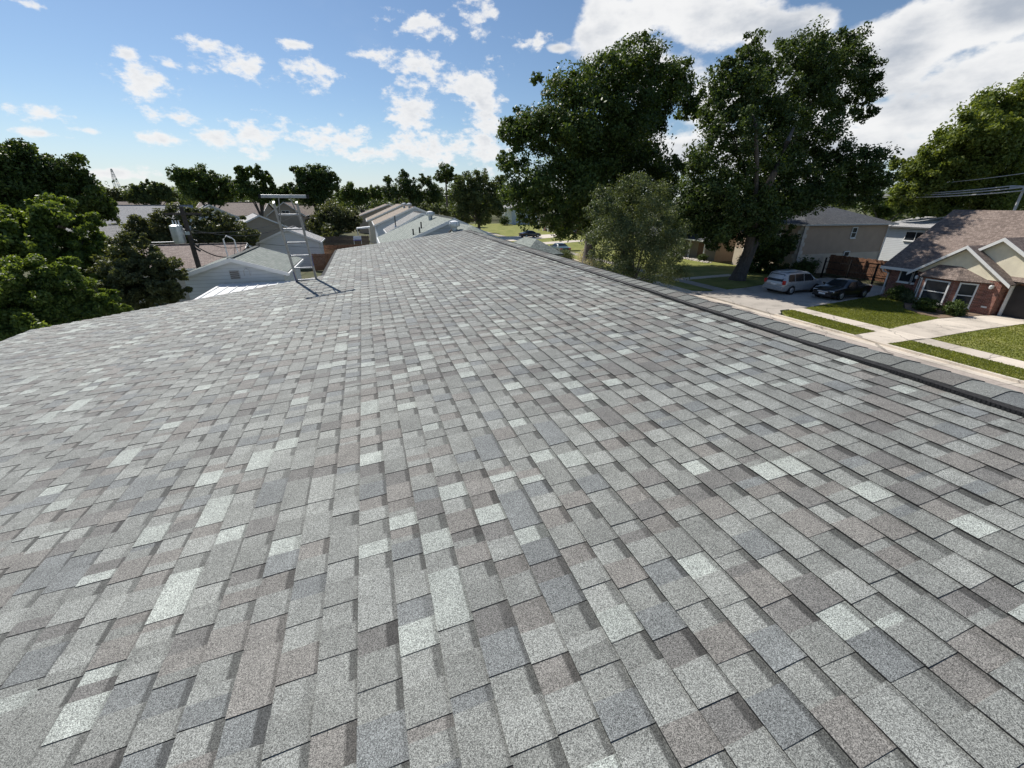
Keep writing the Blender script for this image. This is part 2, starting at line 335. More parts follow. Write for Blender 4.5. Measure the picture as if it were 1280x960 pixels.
# ------------------------------------------------------------------ mesh helpers
def tag(o, label=None, cat=None, group=None, kind=None):
    if label: o['label'] = label
    if cat: o['category'] = cat
    if group: o['group'] = group
    if kind: o['kind'] = kind
    return o
def empty(name, loc=(0, 0, 0), rz=0.0):
    o = bpy.data.objects.new(name, None); o.location = loc; o.rotation_euler = (0, 0, rz); o.empty_display_size = 0.3
    COL.objects.link(o); return o
class MB:
    def __init__(s): s.v = []; s.f = []; s.uv = []
    def quad(s, pts, uv=None):
        b = len(s.v); s.v += [tuple(p) for p in pts]; s.f.append(tuple(range(b, b + len(pts))))
        s.uv.append(uv if uv else [(0, 0)] * len(pts))
    def box(s, x0, x1, y0, y1, z0, z1, M=None):
        c = [(x, y, z) for z in (z0, z1) for (x, y) in ((x0, y0), (x1, y0), (x1, y1), (x0, y1))]
        if M is not None: c = [tuple(M @ Vector(p)) for p in c]
        b = len(s.v); s.v += c
        for q in ((3, 2, 1, 0), (4, 5, 6, 7), (0, 1, 5, 4), (1, 2, 6, 5), (2, 3, 7, 6), (3, 0, 4, 7)):
            s.f.append(tuple(b + i for i in q)); s.uv.append([(0, 0)] * 4)
        return s
    def tube(s, pts, rad, n=8, cap=True):
        pts = [Vector(p) for p in pts]
        rs = rad if isinstance(rad, (list, tuple)) else [rad] * len(pts)
        b = len(s.v)
        for i, p in enumerate(pts):
            d = (pts[min(i + 1, len(pts) - 1)] - pts[max(i - 1, 0)])
            d = d.normalized() if d.length > 1e-9 else Vector((0, 0, 1))
            a = d.cross(Vector((0, 0, 1)) if abs(d.z) < 0.9 else Vector((1, 0, 0))).normalized(); c = d.cross(a)
            for j in range(n):
                t = 2 * math.pi * j / n
                s.v.append(tuple(p + a * (rs[i] * math.cos(t)) + c * (rs[i] * math.sin(t))))
        for i in range(len(pts) - 1):
            for j in range(n):
                k2 = (j + 1) % n
                s.f.append((b + i * n + j, b + i * n + k2, b + (i + 1) * n + k2, b + (i + 1) * n + j)); s.uv.append([(0, 0)] * 4)
        if cap:
            s.f.append(tuple(b + j for j in reversed(range(n)))); s.uv.append([(0, 0)] * n)
            e = b + (len(pts) - 1) * n
            s.f.append(tuple(e + j for j in range(n))); s.uv.append([(0, 0)] * n)
        return s
    def prism(s, poly, a0, a1, axis='x'):
        """poly of 2D points extruded along an axis"""
        def P(p, a): return (a, p[0], p[1]) if axis == 'x' else ((p[0], a, p[1]) if axis == 'y' else (p[0], p[1], a))
        n = len(poly); b = len(s.v)
        s.v += [P(p, a0) for p in poly] + [P(p, a1) for p in poly]
        s.f.append(tuple(b + i for i in range(n))); s.uv.append([(0, 0)] * n)
        s.f.append(tuple(b + n + i for i in reversed(range(n)))); s.uv.append([(0, 0)] * n)
        for i in range(n):
            j = (i + 1) % n
            s.f.append((b + i, b + n + i, b + n + j, b + j)); s.uv.append([(0, 0)] * 4)
        return s
    def build(s, name, mat, parent=None, smooth=False, uv=False, bevel=0.0):
        me = bpy.data.meshes.new(name); me.from_pydata(s.v, [], s.f)
        if uv:
            L = me.uv_layers.new(name='UVMap'); flat = [c for f in s.uv for p in f for c in p]; L.data.foreach_set('uv', flat)
        me.materials.append(MATS[mat])
        if smooth:
            me.shade_smooth(); me.set_sharp_from_angle(angle=math.radians(38))
        me.update()
        o = bpy.data.objects.new(name, me); COL.objects.link(o)
        if parent: o.parent = parent
        if bevel:
            b = o.modifiers.new('bevel', 'BEVEL'); b.width = bevel; b.segments = 2; b.limit_method = 'ANGLE'
        return o
def struct(name, mb, mat, **kw):
    o = mb.build(name, mat, **kw); o['kind'] = 'structure'; return o
def sheet(name, poly, z, mat, parent=None):
    m = MB(); m.quad([(x, y, z) for x, y in poly]); return struct(name, m, mat, parent=parent)

# ------------------------------------------------------------------ ground, street
g = MB(); g.quad([(-2500, -600, 0), (2500, -600, 0), (2500, 3200, 0), (-2500, 3200, 0)])
struct('ground', g, 'yard_ground')
def kerbed_slab(name, poly, z, mat, parent=None):
    m = MB(); m.prism(poly, 0.0, z, 'z'); o = m.build(name, mat, parent); o['kind'] = 'structure'; return o
sheet('road', [(15.5, -60), (25.15, -60), (25.15, 230), (15.5, 230)], 0.012, 'concrete_road')
sheet('gutter', [(25.15, -60), (25.72, -60), (25.72, 20.6), (25.72, 230), (25.15, 230)], 0.02, 'concrete_pale')
mk = MB(); mk.box(25.72, 25.9, -60, 20.8, 0, 0.13); mk.box(25.72, 25.9, 28.4, 230, 0, 0.13); struct('kerb', mk, 'concrete_pale')
mk = MB(); mk.box(15.3, 15.5, -60, 230, 0, 0.13); struct('kerb', mk, 'concrete_pale')
Zg = 0.12
# lawn pieces across the street (verge strips, lawns)
kerbed_slab('verge', [(25.9, 15.75), (27.85, 15.85), (27.95, 21.35), (27.0, 21.3), (26.3, 20.4), (25.9, 19.5)], Zg, 'lawn_grass')
kerbed_slab('verge', [(25.9, -60), (27.85, -60), (27.85, 13.95), (25.9, 13.9)], Zg, 'lawn_grass')
kerbed_slab('verge', [(25.9, 29.6), (27.9, 29.0), (27.9, 120), (25.9, 120)], Zg, 'lawn_grass')
kerbed_slab('sidewalk', [(27.95, -60), (29.25, -60), (29.25, -3.01), (27.95, -3.01)], Zg - 0.004, 'concrete_pale')
sw = empty('sidewalk', (0, 0, 0)); sw['kind'] = 'structure'
for i in range(16):
    m = MB(); ya = -3 + i * 1.54; m.box(27.95, 29.28, ya + 0.012, ya + 1.528, 0, Zg - 0.004 + RN.uniform(-0.006, 0.006)); m.build('slab', 'concrete_pale', sw)
kerbed_slab('sidewalk', [(28.0, 28.6), (29.3, 28.6), (29.3, 160), (28.0, 160)], Zg - 0.004, 'concrete_drive')
kerbed_slab('driveway', [(25.75, 20.75), (26.4, 20.9), (27.1, 21.6), (30.0, 21.7), (38.9, 23.1), (44.3, 24.2), (44.3, 31.0), (36, 30.2), (31.5, 29.0), (27.2, 28.7), (25.75, 29.4)], Zg - 0.008, 'concrete_drive')
kerbed_slab('lawn', [(29.35, 15.95), (33.0, 16.45), (35.4, 16.7), (35.2, 17.8), (36.2, 19.4), (38.3, 20.6), (39.4, 23.1), (38.9, 22.98), (30.0, 21.6), (29.35, 21.4)], Zg, 'lawn_grass')
kerbed_slab('lawn', [(29.35, -40), (44, -40), (44, 13.6), (41, 14.0), (39.2, 14.1), (33.0, 14.05), (29.35, 13.85)], Zg, 'lawn_grass')
kerbed_slab('lawn', [(29.4, 29.2), (31.5, 29.15), (36, 30.4), (43, 31.1), (41.8, 43.5), (41.6, 60), (29.4, 60)], Zg, 'lawn_grass')
kerbed_slab('lawn', [(29.4, 62), (60, 62), (60, 150), (29.4, 150)], Zg, 'lawn_grass')
# curved walk to the brick house, cast in slabs
walk_low = [(25.9, 13.95), (27.9, 14.0), (29.3, 13.9), (31.2, 14.0), (33.0, 14.1), (35.0, 14.15), (37.2, 14.15), (39.2, 14.15), (41.0, 14.1), (42.6, 14.0)]
walk_up = [(25.9, 15.65), (27.9, 15.75), (29.3, 15.9), (31.2, 16.2), (33.0, 16.4), (35.0, 16.6), (37.0, 16.45), (38.8, 16.25), (41.0, 15.6), (42.6, 15.5)]
wk = empty('garden_path', (0, 0, 0)); wk['kind'] = 'structure'
for i in range(len(walk_low) - 1):
    a, b, c, d = Vector(walk_low[i]), Vector(walk_low[i + 1]), Vector(walk_up[i + 1]), Vector(walk_up[i])
    e = 0.012 / max((b - a).length, 0.1)
    p = [a.lerp(b, e), a.lerp(b, 1 - e), d.lerp(c, 1 - e), d.lerp(c, e)]
    m = MB(); m.prism([(q.x, q.y) for q in p], 0.0, Zg - 0.0 + 0.012, 'z'); m.build('slab', 'concrete_pale', wk)
kerbed_slab('planting_bed', [(35.3, 16.75), (37.2, 16.6), (39.0, 16.4), (41.5, 16.0), (41.5, 23.6), (39.5, 23.2), (38.4, 20.6), (36.3, 19.3)], Zg - 0.01, 'mulch')
kerbed_slab('footpath', [(29.4, 34.0), (36.0, 34.6), (36.0, 35.6), (29.4, 35.0)], Zg + 0.012, 'concrete_pale')
kerbed_slab('footpath', [(29.4, 72.0), (44.0, 78.0), (44.0, 80.5), (29.4, 76.0)], Zg + 0.012, 'concrete_pale')
kerbed_slab('driveway', [(25.8, 80.0), (44.0, 90.0), (44.0, 97.0), (25.8, 90.0)], Zg + 0.016, 'concrete_pale')

# ------------------------------------------------------------------ the house under the camera
TH = math.radians(6.5); ct, st_ = math.cos(TH), math.sin(TH)
ROOF_Z = 5.5
def rp(s, y, h=0.0):
    return (s * ct - h * st_, y, ROOF_Z + s * st_ + h * ct)
EXPO = 0.143
def ridge_x(y): return 3.56 + 0.020 * y
Y0 = -4.5
def yend(x):
    if x < -1.15: return 9.75 + (x + 6.05) / 4.9 * 1.25
    return 17.2 + (x + 1.15) * 0.10
house = tag(empty('shingled_house', (0, 0, 0)), 'house under the camera with broad grey laminated shingle roof and black ridge vent', 'house')
# deck, walls, fascia
dk = MB()
def deck_poly(pts, th=0.18):
    top = [rp(x / ct, y, -0.004) for x, y in pts]; n = len(top); b = len(dk.v)
    dk.v += top + [(p[0], p[1], p[2] - th) for p in top]
    dk.f.append(tuple(b + i for i in range(n))); dk.uv.append([(0, 0)] * n)
    dk.f.append(tuple(b + n + i for i in reversed(range(n)))); dk.uv.append([(0, 0)] * n)
    for i in range(n):
        j = (i + 1) % n; dk.f.append((b + i, b + n + i, b + n + j, b + j)); dk.uv.append([(0, 0)] * 4)
deck_poly([(-6.05, Y0), (ridge_x(Y0), Y0), (ridge_x(17.6), 17.68), (-1.15, 17.2), (-1.15, 11.0), (-6.05, 9.75)])
roof = dk.build('roof', 'asphalt_edge', house)
fs = MB()
rzn = lambda x: ROOF_Z + x * math.tan(TH)
for (xa, ya), (xb, yb) in [((-6.07, Y0), (-6.07, 9.77)), ((-6.05, 9.77), (-1.17, 11.02)), ((-1.17, 11.02), (-1.17, 17.22)), ((-1.15, 17.22), (3.9, 17.7))]:
    fs.quad([(xa, ya, rzn(xa) - 0.02), (xb, yb, rzn(xb) - 0.02), (xb, yb, rzn(xb) - 0.24), (xa, ya, rzn(xa) - 0.24)])
fs.build('fascia', 'white_trim', house)
ws = MB(); ws.prism([(-5.5, Y0 + .4), (8.2, Y0 + .4), (8.2, 16.6), (-0.7, 16.6), (-0.7, 10.4), (-5.5, 9.3)], 0.0, 3.75, 'z')
ws.prism([(-0.7, Y0 + .4), (3.4, Y0 + .4), (3.4, 16.6), (-0.7, 16.6)], 3.75, 5.1, 'z')
ws.build('wall', 'white_siding', house)
fr = MB()   # street side slope, steeper
for a in (0,):
    P = [(ridge_x(Y0), Y0, rzn(ridge_x(Y0)) - 0.005), (ridge_x(17.6), 17.68, rzn(ridge_x(17.6)) - 0.005), (9.0, 17.68, 3.75), (9.0, Y0, 3.75)]
    fr.quad(P, [(0, 0), (22, 0), (22, 5.5), (0, 5.5)])
fr.build('street_slope', 'grey_shingle', house, uv=True)

PAL = [((0.214, 0.221, 0.203), 44), ((0.203, 0.195, 0.177), 20), ((0.184, 0.195, 0.190), 12), ((0.258, 0.267, 0.246), 20), ((0.345, 0.368, 0.336), 10), ((0.160, 0.157, 0.146), 5)]
def pick(rnd, recess):
    w = [p[1] for p in PAL]
    if recess: w[4] = 4; w[5] = 10
    c = rnd.choices([p[0] for p in PAL], w)[0]
    k = rnd.uniform(0.9, 1.1); return tuple(v * k for v in c)
pieces = []
nc = int((6.05 / ct + ridge_x(18) / ct) / EXPO) + 1
s_start = (0.642 - 47 * 0.143 * ct) / ct
kk = 0
while True:
    s0 = s_start + kk * EXPO; s1 = s0 + EXPO; kk += 1
    x0 = s0 * ct
    if x0 > 3.95: break
    y = Y0 + RN.uniform(-0.3, 0.0); ymax = yend(x0 + 0.02); tooth = RN.random() < 0.5
    # slow waviness of the course line
    ph = RN.uniform(0, 6.28); col_run = None
    while y < ymax:
        wdt = RN.gauss(0.126, 0.011) * (2 if tooth and RN.random() < 0.12 else 1) * (0.86 if not tooth else 1.0)
        ya, yb = y, min(y + wdt, ymax); y += wdt
        if yb - ya < 0.015: tooth = not tooth; continue
        if x0 < ridge_x(yb):
            c1 = pick(RN, not tooth)
            for _t in range(4):                      # neighbours seldom come from the same colour drop
                if col_run is None or sum(abs(a - b) for a, b in zip(c1, col_run)) > 0.05: break
                c1 = pick(RN, not tooth)
            if col_run is not None and c1[0] > 0.33 and col_run[0] > 0.33: c1 = tuple(q * 0.72 for q in c1)
            cut = None; c2 = c1
            if RN.random() < 0.16: cut = RN.uniform(0.3, 0.7); c2 = pick(RN, True)
            col_run = c2
            pieces.append((s0, s1, max(ya, Y0), yb, tooth, c1, c2, cut, ph))
        tooth = not tooth
def piece_geo(pc, rnd):
    s0, s1, ya, yb, tooth, c1, c2, cut, ph = pc
    wv = 0.004 * math.sin(ya * 0.9 + ph)
    s0 = s0 + wv + (0.0 if tooth else 0.001)
    hb, ht = (0.0100, 0.0032) if tooth else (0.0072, 0.0006)
    hb += rnd.uniform(-0.0008, 0.0012)
    se = s1 + 0.014
    sk = rnd.uniform(-0.004, 0.004); sk2 = rnd.uniform(-0.004, 0.004)
    ys = [0.0, 1.0] if cut is None else [0.0, cut, 1.0]
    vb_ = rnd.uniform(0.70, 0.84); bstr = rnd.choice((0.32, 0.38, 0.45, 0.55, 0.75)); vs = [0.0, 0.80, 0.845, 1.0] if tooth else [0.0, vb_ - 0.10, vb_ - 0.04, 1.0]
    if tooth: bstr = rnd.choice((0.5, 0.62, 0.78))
    V = []; F = []; C = []
    def yy(u, v):
        a = ya + sk * (0.5 - v); b = yb + sk2 * (0.5 - v); return a + (b - a) * u
    nv = len(vs)
    for u in ys:
        for v in vs: V.append(rp(s0 + (se - s0) * v, yy(u, v), hb + (ht - hb) * v))
    for i in range(len(ys) - 1):
        for j in range(nv - 1):
            a = i * nv + j
            F.append((a, a + nv, a + nv + 1, a + 1))
            c = c1 if i == 0 else c2
            dkc = tuple(q * bstr for q in c)      # lower ply's printed dark band; on teeth, print plus painted contact shade, fading in
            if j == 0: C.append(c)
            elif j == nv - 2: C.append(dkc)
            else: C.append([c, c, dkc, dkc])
    b = len(V)
    V += [rp(s0, yy(0, 0), -0.004), rp(s0, yy(1, 0), -0.004), rp(se, yy(0, 1), -0.004), rp(se, yy(1, 1), -0.004)]
    L = (len(ys) - 1) * nv
    edge = (0.03, 0.03, 0.03)
    F.append((b, b + 1, L, 0)[::-1]); C.append((0.018, 0.018, 0.018))     # butt: bare asphalt cut
    F.append((0, nv - 1, b + 2, b)[::-1]); C.append(edge)
    F.append((L, b + 1, b + 3, L + nv - 1)[::-1]); C.append(edge)
    return V, F, C
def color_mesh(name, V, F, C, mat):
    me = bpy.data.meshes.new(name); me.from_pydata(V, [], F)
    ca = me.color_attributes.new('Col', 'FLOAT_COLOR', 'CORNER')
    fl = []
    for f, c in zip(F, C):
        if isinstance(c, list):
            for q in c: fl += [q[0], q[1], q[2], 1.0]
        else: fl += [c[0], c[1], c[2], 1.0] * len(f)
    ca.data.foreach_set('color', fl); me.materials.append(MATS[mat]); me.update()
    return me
def parea(pc):
    s0, s1, ya, yb = pc[:4]
    q = [proj(rp(s, y)) for s, y in ((s0, ya), (s1, ya), (s1, yb), (s0, yb))]
    if any(a is None for a in q): return 0
    cx_ = sum(a[0] for a in q) / 4; cy_ = sum(a[1] for a in q) / 4
    if not (0 < cx_ < 1280 and 0 < cy_ < 960): return 0
    return abs(sum(q[i][0] * q[(i + 1) % 4][1] - q[(i + 1) % 4][0] * q[i][1] for i in range(4))) / 2
order = sorted(range(len(pieces)), key=lambda i: -parea(pieces[i]))
single = set(order[:300])
AV, AF, AC = [], [], []
for i, pc in enumerate(pieces):
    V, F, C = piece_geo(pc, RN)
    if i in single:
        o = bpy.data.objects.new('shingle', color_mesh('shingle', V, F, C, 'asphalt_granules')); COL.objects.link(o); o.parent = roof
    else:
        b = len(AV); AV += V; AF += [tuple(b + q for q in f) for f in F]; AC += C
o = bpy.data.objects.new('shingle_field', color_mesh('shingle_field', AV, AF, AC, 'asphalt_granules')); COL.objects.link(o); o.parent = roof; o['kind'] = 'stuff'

# ridge vent under overlapping cap shingles
vent = MB()
VY1 = 14.9
def ridge_frame(y): return Vector((ridge_x(y), y, rzn(ridge_x(y))))
NSEG = 40
prof = [(-0.165, -0.014), (-0.165, 0.008), (-0.15, 0.022), (0.0, 0.03), (0.18, -0.008), (0.195, -0.04), (0.195, -0.09)]
def sag(y): return 0.004 * math.sin(y * 1.7) + 0.003 * math.sin(y * 4.1 + 1)
for i in range(NSEG):
    ya = Y0 + (VY1 - Y0) * i / NSEG; yb = Y0 + (VY1 - Y0) * (i + 1) / NSEG
    A, B = ridge_frame(ya), ridge_frame(yb)
    for (p, q) in zip(prof[:-1], prof[1:]):
        vent.quad([(A.x + p[0], ya, A.z + p[1] + sag(ya)), (B.x + p[0], yb, B.z + p[1] + sag(yb)), (B.x + q[0], yb, B.z + q[1] + sag(yb)), (A.x + q[0], ya, A.z + q[1] + sag(ya))])
rv = vent.build('ridge_vent', 'black_plastic', house)
# louvre ribs of the vent on the near side
rb = MB(); y = Y0
while y < VY1:
    A = ridge_frame(y); rb.box(A.x - 0.1675, A.x - 0.160, y, y + 0.010, A.z - 0.012, A.z + 0.010 + sag(y)); y += 0.022
rbo = rb.build('vent_louvre', 'black_plastic', rv); rbo['kind'] = 'stuff'
y = Y0
while y < 17.45:
    ln = 0.185; A = ridge_frame(y); B = ridge_frame(y + ln + 0.012)
    has = y < VY1; lift = 0.030 if has else 0.016
    c = tuple(q * 0.74 for q in pick(RN, True)); c2 = c
    V, F, C = [], [], []
    prf = [(-0.152, lift - 0.006), (-0.02, lift + 0.014), (0.03, lift + 0.015), (0.19, lift - 0.022)]
    for (P, dz) in ((A, 0.006), (B, 0.0005)):
        for (a, b) in prf: V.append((P.x + a, P.y, P.z + b + dz + sag(P.y)))
    for (P, dz) in ((A, 0.006), (B, 0.0005)):
        for (a, b) in prf: V.append((P.x + a, P.y, P.z + b + dz - 0.008 + sag(P.y)))
    for j in range(3): F.append((j, j + 1, 5 + j, 4 + j)); C.append(c if j else c2)
    for j in range(3): F.append((8 + j, 9 + j, j + 1, j)); C.append((0.03, 0.03, 0.03))
    F.append((0, 4, 12, 8)); C.append((0.05, 0.05, 0.05)); F.append((3, 11, 15, 7)); C.append((0.05, 0.05, 0.05))
    o = bpy.data.objects.new('ridge_cap', color_mesh('ridge_cap', V, F, C, 'asphalt_granules')); COL.objects.link(o); o.parent = house
    y += ln

# ------------------------------------------------------------------ ladder
ld = tag(empty('extension_ladder', (-1.38, 11.35, 0)), 'aluminium ladder with a stabiliser bar standing above the roof edge', 'ladder')
BX = [-1.615, -1.205]
foot = Vector((0, 13.05, 0.0)); topp = Vector((0, 9.86, 6.98))
def lad(x, t): p = foot.lerp(topp, t); return Vector((x + (t - 0.76) * -0.10 + 1.38, p.y - 11.35, p.z))
dirv = (topp - foot).normalized(); nrm = Vector((0, dirv.z, -dirv.y))
for x in BX:
    m = MB(); w2, d2 = 0.018, 0.042
    a, b = lad(x, 0.0), lad(x, 1.0)
    for p in ((a, b),):
        c = [p[0] + Vector((sx_, 0, 0)) * w2 + nrm * (sy_ * d2) for sx_, sy_ in ((-1, -1), (1, -1), (1, 1), (-1, 1))] + [p[1] + Vector((sx_, 0, 0)) * w2 + nrm * (sy_ * d2) for sx_, sy_ in ((-1, -1), (1, -1), (1, 1), (-1, 1))]
        bq = len(m.v); m.v += [tuple(q) for q in c]
        for q in ((3, 2, 1, 0), (4, 5, 6, 7), (0, 1, 5, 4), (1, 2, 6, 5), (2, 3, 7, 6), (3, 0, 4, 7)): m.f.append(tuple(bq + i for i in q)); m.uv.append([(0, 0)] * 4)
    m.build('rail', 'aluminium', ld)
    f = MB(); f.box(a.x - 0.04, a.x + 0.04, a.y - 0.09, a.y + 0.09, 0.0, 0.05); f.build('foot', 'rubber', ld)
Llen = (topp - foot).length
kq = 1
t_roof = 0.0
while True:
    t = (0.10 + kq * 0.305) / Llen; kq += 1
    if t > 0.985: break
    m = MB(); m.tube([lad(BX[0] + 0.01, t), lad(BX[1] - 0.01, t)], 0.019, 10); m.build('rung', 'aluminium', ld, smooth=True)
bar_c = lad(-1.41, 1.012) + nrm * 0.06
m = MB(); m.box(bar_c.x - 0.42, bar_c.x + 0.42, bar_c.y - 0.03, bar_c.y + 0.03, bar_c.z - 0.035, bar_c.z + 0.025); m.build('stabiliser_bar', 'aluminium', ld, bevel=0.008)
for s in (-1, 1):
    m = MB(); m.box(bar_c.x + s * 0.42 - 0.02, bar_c.x + s * 0.42 + 0.02, bar_c.y - 0.045, bar_c.y + 0.045, bar_c.z - 0.042, bar_c.z + 0.03); m.build('end_cap', 'rubber', ld)
    m = MB(); m.tube([lad(-1.41 + s * 0.19, 0.945), bar_c + Vector((s * 0.10, 0, -0.02))], 0.012, 6); m.build('brace', 'aluminium', ld)
m = MB(); m.tube([lad(-1.625, 0.80) + nrm * -0.05, lad(-1.64, 0.6) + nrm * -0.06, lad(-1.62, 0.3) + nrm * -0.05], 0.007, 5); m.build('rope', 'blue_cloth', ld)
m = MB(); q = lad(BX[1] + 0.018, 0.83); m.box(q.x - 0.004, q.x + 0.004, q.y - 0.03, q.y + 0.03, q.z - 0.11, q.z + 0.11); m.build('sticker', 'blue_cloth', ld)

# ------------------------------------------------------------------ building helpers
def slab_roof(m, P, th=0.14, flip=False):
    """P: four corners eave0, eave1, ridge1, ridge0 ; uv along eave / slope"""
    P = [Vector(p) for p in P]
    L = (P[1] - P[0]).length; Hh = (P[3] - P[0]).length
    n = (P[1] - P[0]).cross(P[3] - P[0]).normalized()
    if n.z < 0: n = -n
    B = [p - n * th for p in P]
    off = (P[2] - P[0]).dot((P[1] - P[0]).normalized()), (P[3] - P[0]).dot((P[1] - P[0]).normalized())
    m.quad(P, [(0, 0), (L, 0), (off[0], Hh), (off[1], Hh)])
    m.quad(list(reversed(B)))
    for i in range(len(P)):
        j = (i + 1) % len(P); m.quad([P[i], B[i], B[j], P[j]], [(0, 0), (0, .01), (.01, .01), (.01, 0)])
def tri_roof(m, P, th=0.14):
    P = [Vector(p) for p in P]; L = (P[1] - P[0]).length
    n = (P[1] - P[0]).cross(P[2] - P[0]).normalized()
    if n.z < 0: n = -n
    u = (P[1] - P[0]).normalized(); a = (P[2] - P[0]).dot(u); h = (P[2] - P[0] - u * a).length
    m.quad(P, [(0, 0), (L, 0), (a, h)]); B = [p - n * th for p in P]; m.quad(list(reversed(B)))
    for i in range(3):
        j = (i + 1) % 3; m.quad([P[i], B[i], B[j], P[j]], [(0, 0), (0, .01), (.01, .01), (.01, 0)])

def window(parent, c, w, h, face, mul_v=1, mul_h=1, frame='white_trim', fw=0.09):
    """window on a wall; c centre (local), face = '-y','+y','-x','+x' outward direction"""
    ax = {'-y': Vector((0, -1, 0)), '+y': Vector((0, 1, 0)), '-x': Vector((-1, 0, 0)), '+x': Vector((1, 0, 0))}[face] if isinstance(face, str) else Vector(face)
    sd = Vector((0, 0, 1)).cross(ax); c = Vector(c)
    M = Matrix(((sd.x, ax.x, 0, c.x), (sd.y, ax.y, 0, c.y), (0, 0, 1, c.z), (0, 0, 0, 1)))
    p = MB(); p.box(-w / 2, w / 2, 0.0, 0.03, -h / 2, h / 2, M); wo = p.build('window', 'window_glass', parent)
    f = MB()
    f.box(-w / 2 - fw, -w / 2, 0, 0.07, -h / 2 - fw, h / 2 + fw, M); f.box(w / 2, w / 2 + fw, 0, 0.07, -h / 2 - fw, h / 2 + fw, M)
    f.box(-w / 2, w / 2, 0, 0.068, h / 2, h / 2 + fw, M); f.box(-w / 2, w / 2, 0, 0.068, -h / 2 - fw, -h / 2, M)
    f.build('frame', frame, wo)
    for i in range(mul_v):
        x = -w / 2 + w * (i + 1) / (mul_v + 1); m = MB(); m.box(x - 0.03, x + 0.03, 0.03, 0.06, -h / 2, h / 2, M); m.build('mullion', frame, wo)
    for i in range(mul_h):
        z = -h / 2 + h * (i + 1) / (mul_h + 1); m = MB(); m.box(-w / 2, w / 2, 0.03, 0.057, z - 0.03, z + 0.03, M); m.build('mullion', frame, wo)
    s = MB(); s.box(-w / 2 - fw - 0.04, w / 2 + fw + 0.04, 0, 0.13, -h / 2 - fw - 0.06, -h / 2 - fw, M); s.build('sill', frame, wo)
    return wo

def gable_house(name, label, x, y, half, length, eave, ridge, roofmat, wallmat, rz=0.0, oh=0.35, vent=True, cat='house', wins=(), endz=None):
    """local: ridge along +y from 0 to length, gable walls at y=0 and y=length"""
    h = tag(empty(name, (x, y, 0), rz), label, cat)
    m = MB(); m.prism([(-half, 0), (half, 0), (half, eave), (0, ridge - 0.03), (-half, eave)], 0, length, 'y'); m.build('wall', wallmat, h)
    sl_ = (ridge - eave) / half; e = eave - sl_ * oh
    m = MB()
    for s in (-1, 1):
        slab_roof(m, [(s * (half + oh), -oh, e + 0.16), (s * (half + oh), length + oh, e + 0.16), (0, length + oh, ridge + 0.16), (0, -oh, ridge + 0.16)])
    r = m.build('roof', roofmat, h, uv=True)
    for yy in (-oh - 0.03, length + oh + 0.003):
        for s in (-1, 1):
            m = MB(); P = [(s * (half + oh + 0.02), e + 0.165), (0, ridge + 0.165 + 0.012), (0, ridge - 0.05), (s * (half + oh + 0.02), e - 0.05)]
            m.prism(P if s < 0 else P[::-1], yy, yy + 0.027, 'y'); m.build('rake_board', 'white_trim', h)
    for s in (-1, 1):
        m = MB(); m.box(s * (half + oh + 0.005), s * (half + oh + 0.10), -oh, length + oh, e - 0.02, e + 0.12); m.build('gutter', 'white_trim', h)
    m = MB()
    for i in range(int(length / 0.3)):
        yy = -oh + (length + 2 * oh) * i / int(length / 0.3); m.box(-0.14, 0.14, yy, yy + 0.32, ridge + 0.10 + 0.01 * (i % 2), ridge + 0.185 + 0.01 * (i % 2))
    rc = m.build('ridge_cap_row', roofmat, r, uv=True); rc['kind'] = 'stuff'
    if vent:
        m = MB(); m.box(-0.25, 0.25, -0.05, 0.005, ridge - 1.05, ridge - 0.55); v = m.build('gable_vent', 'grey_trim', h)
        for i in range(4):
            m2 = MB(); m2.box(-0.22, 0.22, -0.075, -0.05, ridge - 1.0 + i * 0.11, ridge - 0.95 + i * 0.11); m2.build('slat', 'weathered_fence', v)
    for wv in wins: window(h, *wv)
    return h
def turbine(x, y, z, label, s=1.0):
    t = tag(empty('turbine_vent', (x, y, z)), label, 'roof vent', 'turbine vents on the neighbouring roofs')
    m = MB(); m.tube([(0, 0, -0.15), (0, 0, 0.28 * s)], 0.15 * s, 10); m.build('collar', 'galvanised', t, smooth=True)
    m = MB(); m.tube([(0, 0, 0.26 * s), (0, 0, 0.33 * s), (0, 0, 0.45 * s), (0, 0, 0.57 * s), (0, 0, 0.63 * s)], [0.16 * s, 0.27 * s, 0.31 * s, 0.24 * s, 0.08 * s], 14); m.build('turbine_head', 'white_metal', t, smooth=True)
    for i in range(10):
        a = 2 * math.pi * i / 10; m = MB(); M = Matrix.Rotation(a, 4, 'Z')
        m.box(0.255 * s, 0.33 * s, -0.008, 0.008, 0.33 * s, 0.56 * s, M); m.build('vane', 'galvanised', t)
def pipe(x, y, z, label, h=0.5):
    t = tag(empty('vent_pipe', (x, y, z)), label, 'vent pipe', 'vent pipes on the neighbouring roofs')
    m = MB(); m.tube([(0, 0, -0.1), (0, 0, h)], 0.055, 10); m.build('pipe', 'dark_pipe', t, smooth=True)
    m = MB(); m.tube([(0, 0, -0.1), (0, 0, 0.12)], [0.17, 0.07], 10); m.build('boot', 'galvanised', t, smooth=True)

